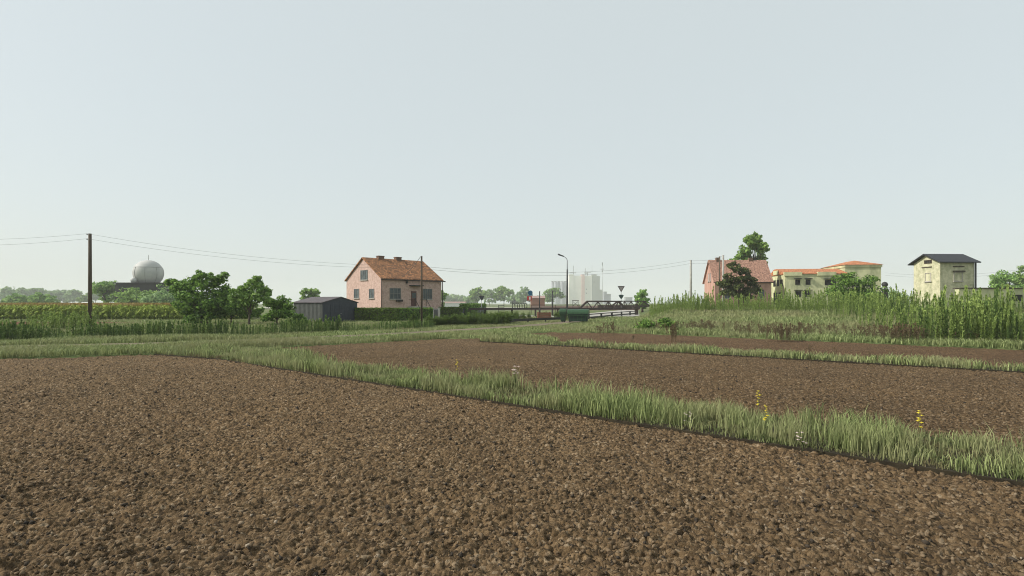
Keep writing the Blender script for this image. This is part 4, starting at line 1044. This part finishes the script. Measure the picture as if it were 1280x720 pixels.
# steel frame near the road
sf = empty('steel_gantry', (gx(716,88), 88, 0), label='small steel gantry frame beside the lamp post', cat='frame')
for x in (0, .9): MB().bar((x,0,0),(x,0,2.55),.07).build('upright', M['rust_steel'], sf)
MB().bar((-.1,0,2.55),(1.0,0,2.55),.09).bar((0,0,1.6),(.9,0,2.4),.06).bar((0,0,2.4),(.9,0,1.6),.06).build('crossbar', M['rust_steel'], sf)

# ------------------------------------------------------------------ poles and wires
def pole(px, topy, Y, r0, m, lab, z0=0, name='utility_pole', cross=False):
    x = gx(px, Y); zt = H+(HY-topy)*Y/F; zb = float(hgt(x, Y)); o = empty(name, (x, Y, zb), label=lab, cat='utility pole')
    MB().tube([(0,0,-.2),(0,0,(zt-zb)*.5),(0,0,zt-zb)], [r0*1.1, r0, r0*.85], 12).build('shaft', m, o)
    ins = []
    for dz in (.12, .5):
        MB().bar((-.02,-.01,zt-zb-dz), (-.02,-r0-.14,zt-zb-dz), .03).lathe([(.01,0),(.045,.02),(.045,.07),(.02,.1),(.01,.1)], (-.02,-r0-.14,zt-zb-dz), 8).build('insulator', M['galv'], o)
        ins.append(Vector((x-.02, Y-r0-.14, zt-dz+.08)))
    return ins
i1 = pole(112.5, 292, 40, .125, M['wood_old'], 'tall dark wooden pole standing in weeds on the left')
i2 = pole(527, 320, 44, .085, M['wood_old'], 'thin brown wooden pole in front of the pink house')
i3 = pole(863.5, 325, 62, .13, M['concrete'], 'pale concrete pole above the bank left of the farmhouse')
i4 = pole(904, 319, 71, .14, M['concrete'], 'grey concrete pole in front of the farmhouse, the right of the pair')
i5 = pole(899.5, 320.5, 72.5, .11, M['wood_old'], 'brown wooden pole in front of the farmhouse, the left of the pair')
def wire(a, b, sag, lab, r=.007, n=24):
    a = Vector(a); b = Vector(b); mid = (a+b)/2
    pts = [a.lerp(b, i/n)-Vector((0,0,sag*4*(i/n)*(1-i/n)))-a for i in range(n+1)]
    MB2 = MB().tube(pts, r, 5); o = MB2.build('power_line', M['wire'], label=lab, cat='power line', group='overhead wires'); o.location = a; return o
L0 = [at(-210, 291, 40), at(-210, 300, 40)]
nm = ('upper', 'lower')
i2b = [at(527, 333, 44)+Vector((0,-.12,0)), at(527, 336, 44)+Vector((0,-.12,0))]
for k in range(2):
    wire(i1[k], L0[k], .5, f'{nm[k]} wire running left from the tall wooden pole')
    wire(i1[k], i2b[k], .55, f'{nm[k]} wire sagging from the tall wooden pole towards the pink house')
    wire(i2b[k], i3[k], .95, f'{nm[k]} wire from the thin wooden pole to the pale concrete pole', .009)
    wire(i3[k], i4[k], .3, f'{nm[k]} wire from the pale concrete pole to the grey pole by the farmhouse', .009)
    wire(at(1106,341+3*k,79), at(1330,328+3*k,66), .9, f'{nm[k]} wire from the cream villa towards the right edge', .008)
wire(i2[0], at(503, 346, 64.5), .2, 'service wire from the thin wooden pole down to the pink house roof', .02)

# ------------------------------------------------------------------ radome
Y = 150; rx = gx(185.5, Y); rr = 16.4*Y/F; cz = H+(HY-341.5)*Y/F
rd = empty('radome', (rx, Y, 0), label='large white spherical radome on a dark flat building', cat='radome')
MB().lathe([(max(.01, rr*math.cos(t)), cz+rr*math.sin(t)) for t in np.linspace(-R(58), R(90), 26)], (0,0,0), 48).build('dome', M['radome'], rd)
sm = MB(); q = rr+.02
for z in (.42,): 
    c = math.sqrt(1-z*z)*q; sm.tube([(c*math.cos(t), c*math.sin(t), cz+z*q) for t in np.linspace(0, 2*math.pi, 41)], .06, 5, False)
for k in range(8):
    a = R(22)+k*math.pi/4; sm.tube([(q*math.cos(e)*math.cos(a), q*math.cos(e)*math.sin(a), cz+q*math.sin(e)) for e in np.linspace(R(-57), math.asin(.42), 14)], .06, 5, False)
sm.build('seams', M['radome_seam'], rd)
MB().tube([(0,0,cz+rr-.1),(0,0,cz+rr+1.4)], .05).build('lightning_rod', M['dark_steel'], rd)
MB().lathe([(.01,-.8),(.55,-.6),(.85,-.1),(.8,.4),(.4,.8),(.01,.9)], (-rr*.45,-rr*.9,cz-rr*.62), 16).build('side_dome', M['radome'], rd)
zb = H+(HY-354)*Y/F
x0 = gx(160, Y)-rx; x1 = gx(214, Y)-rx
rb_ = empty('bunker', (rx, Y, 0), label='dark flat roofed building carrying the radome', cat='building')
MB().box(x0, -5, 0, x1, 6, zb-.6).box(x0+.02, -4.6, zb-.597, x1, 5.6, zb-.25).build('wall', M['bunker'], rb_)
MB().box(x0-.3, -5.3, zb-.247, x1+.3, 6.3, zb).build('roof', M['bunker'], rb_)

# ------------------------------------------------------------------ grain silos and elevator, far off
Y = 1250; S = Y/F
def zz(py): return H+(HY-py)*S
so = empty('steel_silos', (gx(689,Y), Y, 0), label='row of grey steel silos left of the tall pale elevator', cat='silos')
for i, (p0, p1) in enumerate(((689,692.5),(692.5,696.5),(696.7,700.5),(700.5,704.3),(704.3,708))):
    c = ((p0+p1)/2-689)*S; r0 = (p1-p0)/2*S*.98
    MB().lathe([(r0,0),(r0,zz(352.8)),(r0*.25,zz(351.8)),(.01,zz(351.6))], (c, 0 if i % 2 else 3, 0), 20).build('silo', M['silo'], so)
MB().box(0,-1,zz(351.9),19*S,1,zz(351.3)).build('walkway', M['dark_steel'], so)
el = empty('grain_elevator', (gx(711,Y), Y, 0), label='tall pale grain elevator with a pink stripe and rooftop masts', cat='grain elevator')
def ebox(p0, p1, py, m, nm_, y0=0, y1=22): MB().box((p0-711)*S, y0, 0, (p1-711)*S, y1, zz(py)).build(nm_, M[m], el)
ebox(711.5, 717, 343, 'elev', 'block'); ebox(717.1, 726.8, 344.5, 'elev', 'block', .5); ebox(726.9, 730.8, 343, 'elev_p', 'stair_tower', -1)
ebox(730.9, 740, 344.5, 'elev', 'block', .5); ebox(740.3, 746, 343.2, 'elev_g', 'block', 1); ebox(746.1, 750, 344.8, 'elev_g', 'block', 2); ebox(750.1, 753, 362, 'elev_g', 'annex', 3, 16)
for p, t0, t1, w in ((717,345,332,1.3),(732,344,335,.9),(740.4,380,331,.5),(734.5,344.6,340,1.6)): MB().box((p-711)*S-w/2, 4, zz(t0), (p-711)*S+w/2, 4+w, zz(t1)).build('mast', M['galv'], el)
for p0, p1, py in ((730.5,739,340.2),(731,735.5,342),(712,720,341)): MB().box((p0-711)*S, 3, zz(py+.4), (p1-711)*S, 6, zz(py-.4)).build('conveyor', M['galv'], el)
for px_, py_ in ((742.5,352),(733,361),(733,366)): MB().box((px_-711)*S-.9, -.1+(.6), zz(py_+1), (px_-711)*S+1.5, .45, zz(py_)).build('window', M['dark'], el)
mt = empty('lattice_chimney', (gx(753.3,Y-40), Y-40, 0), label='slim grey chimney mast with platforms right of the elevator', cat='mast'); S2 = (Y-40)/F; z2 = lambda p: H+(HY-p)*S2
MB().tube([(0,0,0),(0,0,z2(328))], [.8,.6]).build('shaft', M['galv'], mt)
for p0, p1, w in ((328,332,1.4),(338,340,1.6),(336,336.8,4)): MB().box(-w*1.2, -w/2, z2(p1), w*.6, w/2, z2(p0)).build('platform', M['galv'], mt)
for px0, px1, py, Yf, lab in ((755,758.5,365,1000,'pale grey far tower block, the taller of a pair right of the elevator'), (758.6,763.5,368,1000,'pale grey far tower block, the lower of a pair right of the elevator'), (782,790.5,372,1100,'hazy grey far block right of the give way sign')):
    o = empty('far_block', (gx(px0,Yf), Yf, 0), label=lab, cat='building'); hh = H+(HY-py)*Yf/F; w = (px1-px0)*Yf/F
    MB().box(0,0,0,w,12,hh).build('wall', M['silo'], o); MB().box(-.4,-.4,hh+.004,w+.4,12.4,hh+.8).build('roof', M['elev_g'], o)

# ------------------------------------------------------------------ flowers in the strip
def flower(px, topy, Y, kind, lab):
    x = gx(px, Y); o = empty('wild_flower', (x, Y, .05), label=lab, cat='flower', group='wild flowers in the grass'); z = H+(HY-topy)*Y/F-.05; r = random.Random(int(px))
    st = MB().tube([(0,0,0),(.01,0,z*.5),(0,.01,z)], [.004,.004,.002], 5)
    heads = []
    if kind == 'y':
        for k in range(9): heads.append((r.uniform(-.022,.022), r.uniform(-.022,.022), z-.26*k/9*r.uniform(.8,1.1), r.uniform(.012,.02)))
    else:
        for k in range(9):
            t = (r.uniform(-.085,.085), r.uniform(-.06,.06), z-r.uniform(0,.18), .015 if Y < 9 else .028); heads.append(t); st.tube([(0,0,z*.35),(t[0]*.7,t[1]*.7,z*.7),t[:3]], .002, 4)
    st.build('stem', M['stem'], o)
    for hx, hy, hz, q in heads:
        fl = MB()
        for j in range(5):
            a = j*1.257+r.random(); dx, dy = math.cos(a), math.sin(a)
            fl.add([(hx,hy,hz-q*.3),(hx+dx*q-dy*q*.5,hy+dy*q+dx*q*.5,hz+q*.3),(hx+dx*q*1.5,hy+dy*q*1.5,hz+q*.2),(hx+dx*q+dy*q*.5,hy+dy*q-dx*q*.5,hz+q*.3)], [(0,1,2,3)])
        fl.lathe([(.001,-q*.6),(q*.6,0),(.001,q*.7)], (hx,hy,hz), 6)
        fl.build('blossom', M['yellow'] if kind == 'y' else M['pinkw'], o)
flower(948, 489, 8.2, 'y', 'tall yellow flower spike near the middle of the right grass strip')
flower(957, 507, 7.9, 'y', 'shorter yellow spike just right of the tall yellow one')
flower(1149, 514, 7.1, 'y', 'yellow flower spike towards the right edge')
flower(571, 450, 12.9, 'y', 'small yellow flower far along the strip left of the pink one')
flower(644, 457, 11.9, 'p', 'pale pink flower cluster standing above the strip against soil')
flower(857, 514, 8.7, 'p', 'whitish flower cluster low in the grass, middle of the strip')
flower(1003, 540, 7.2, 'p', 'whitish flower cluster near the soil edge at the right')
flower(262, 430, 24.0, 'y', 'tiny yellow flower at the left end of the strip')

# ------------------------------------------------------------------ haze, sky, sun, camera
hz = MB().box(-2700, -2700, -1.6, 2700, 2700, 75).build('haze', bpy.data.materials.new('haze'), label='thin pale haze over the plain', cat='haze', kind='stuff')
m = hz.data.materials[0]; m.use_nodes = True; nt = m.node_tree; nt.nodes.remove(nt.nodes['Principled BSDF'])
pv = nt.nodes.new('ShaderNodeVolumePrincipled'); pv.inputs['Color'].default_value = (.97,.99,.985,1); pv.inputs['Density'].default_value = .00043; pv.inputs['Anisotropy'].default_value = 0
nt.links.new(pv.outputs[0], nt.nodes['Material Output'].inputs['Volume'])

SUN_EL = 36; sd = Vector((-.99, -.10, 0)).normalized(); az = math.atan2(sd.x, sd.y)
w = bpy.data.worlds.new('World'); scene.world = w; w.use_nodes = True; nt = w.node_tree; bg = nt.nodes['Background']
sky = nt.nodes.new('ShaderNodeTexSky'); sky.sky_type = 'NISHITA'; sky.sun_disc = False; sky.sun_elevation = R(SUN_EL); sky.sun_rotation = az
sky.air_density = 1.0; sky.dust_density = 3.0; sky.ozone_density = 1.0
mx = nt.nodes.new('ShaderNodeMix'); mx.data_type = 'RGBA'; mx.inputs[0].default_value = .72
mx.inputs[7].default_value = (7.4, 8.1, 8.05, 1)
nt.links.new(sky.outputs[0], mx.inputs[6]); nt.links.new(mx.outputs[2], bg.inputs[0]); bg.inputs[1].default_value = .110
ld = bpy.data.lights.new('sun', 'SUN'); ld.energy = 4.6; ld.angle = R(.6); ld.color = (1, .95, .87)
lo = bpy.data.objects.new('sun', ld); COL.objects.link(lo)
dirv = Vector((sd.x*math.cos(R(SUN_EL)), sd.y*math.cos(R(SUN_EL)), math.sin(R(SUN_EL))))
lo.rotation_euler = dirv.to_track_quat('Z', 'Y').to_euler()

cd = bpy.data.cameras.new('camera'); cam = bpy.data.objects.new('camera', cd); COL.objects.link(cam)
cam.location = (0, 0, H); cam.rotation_euler = (R(90), 0, 0); cd.sensor_width = 36; cd.lens = F/1280*36; cd.shift_y = 19/1280
cd.clip_start = .1; cd.clip_end = 6000; scene.camera = cam
vs = scene.view_settings; vs.view_transform = 'Standard'; vs.look = 'None'; vs.exposure = 0; vs.gamma = 1
scene.cycles.volume_bounces = 2; scene.cycles.max_bounces = 6; scene.cycles.transparent_max_bounces = 8
scene.cycles.use_denoising = True; scene.cycles.filter_width = 1.05
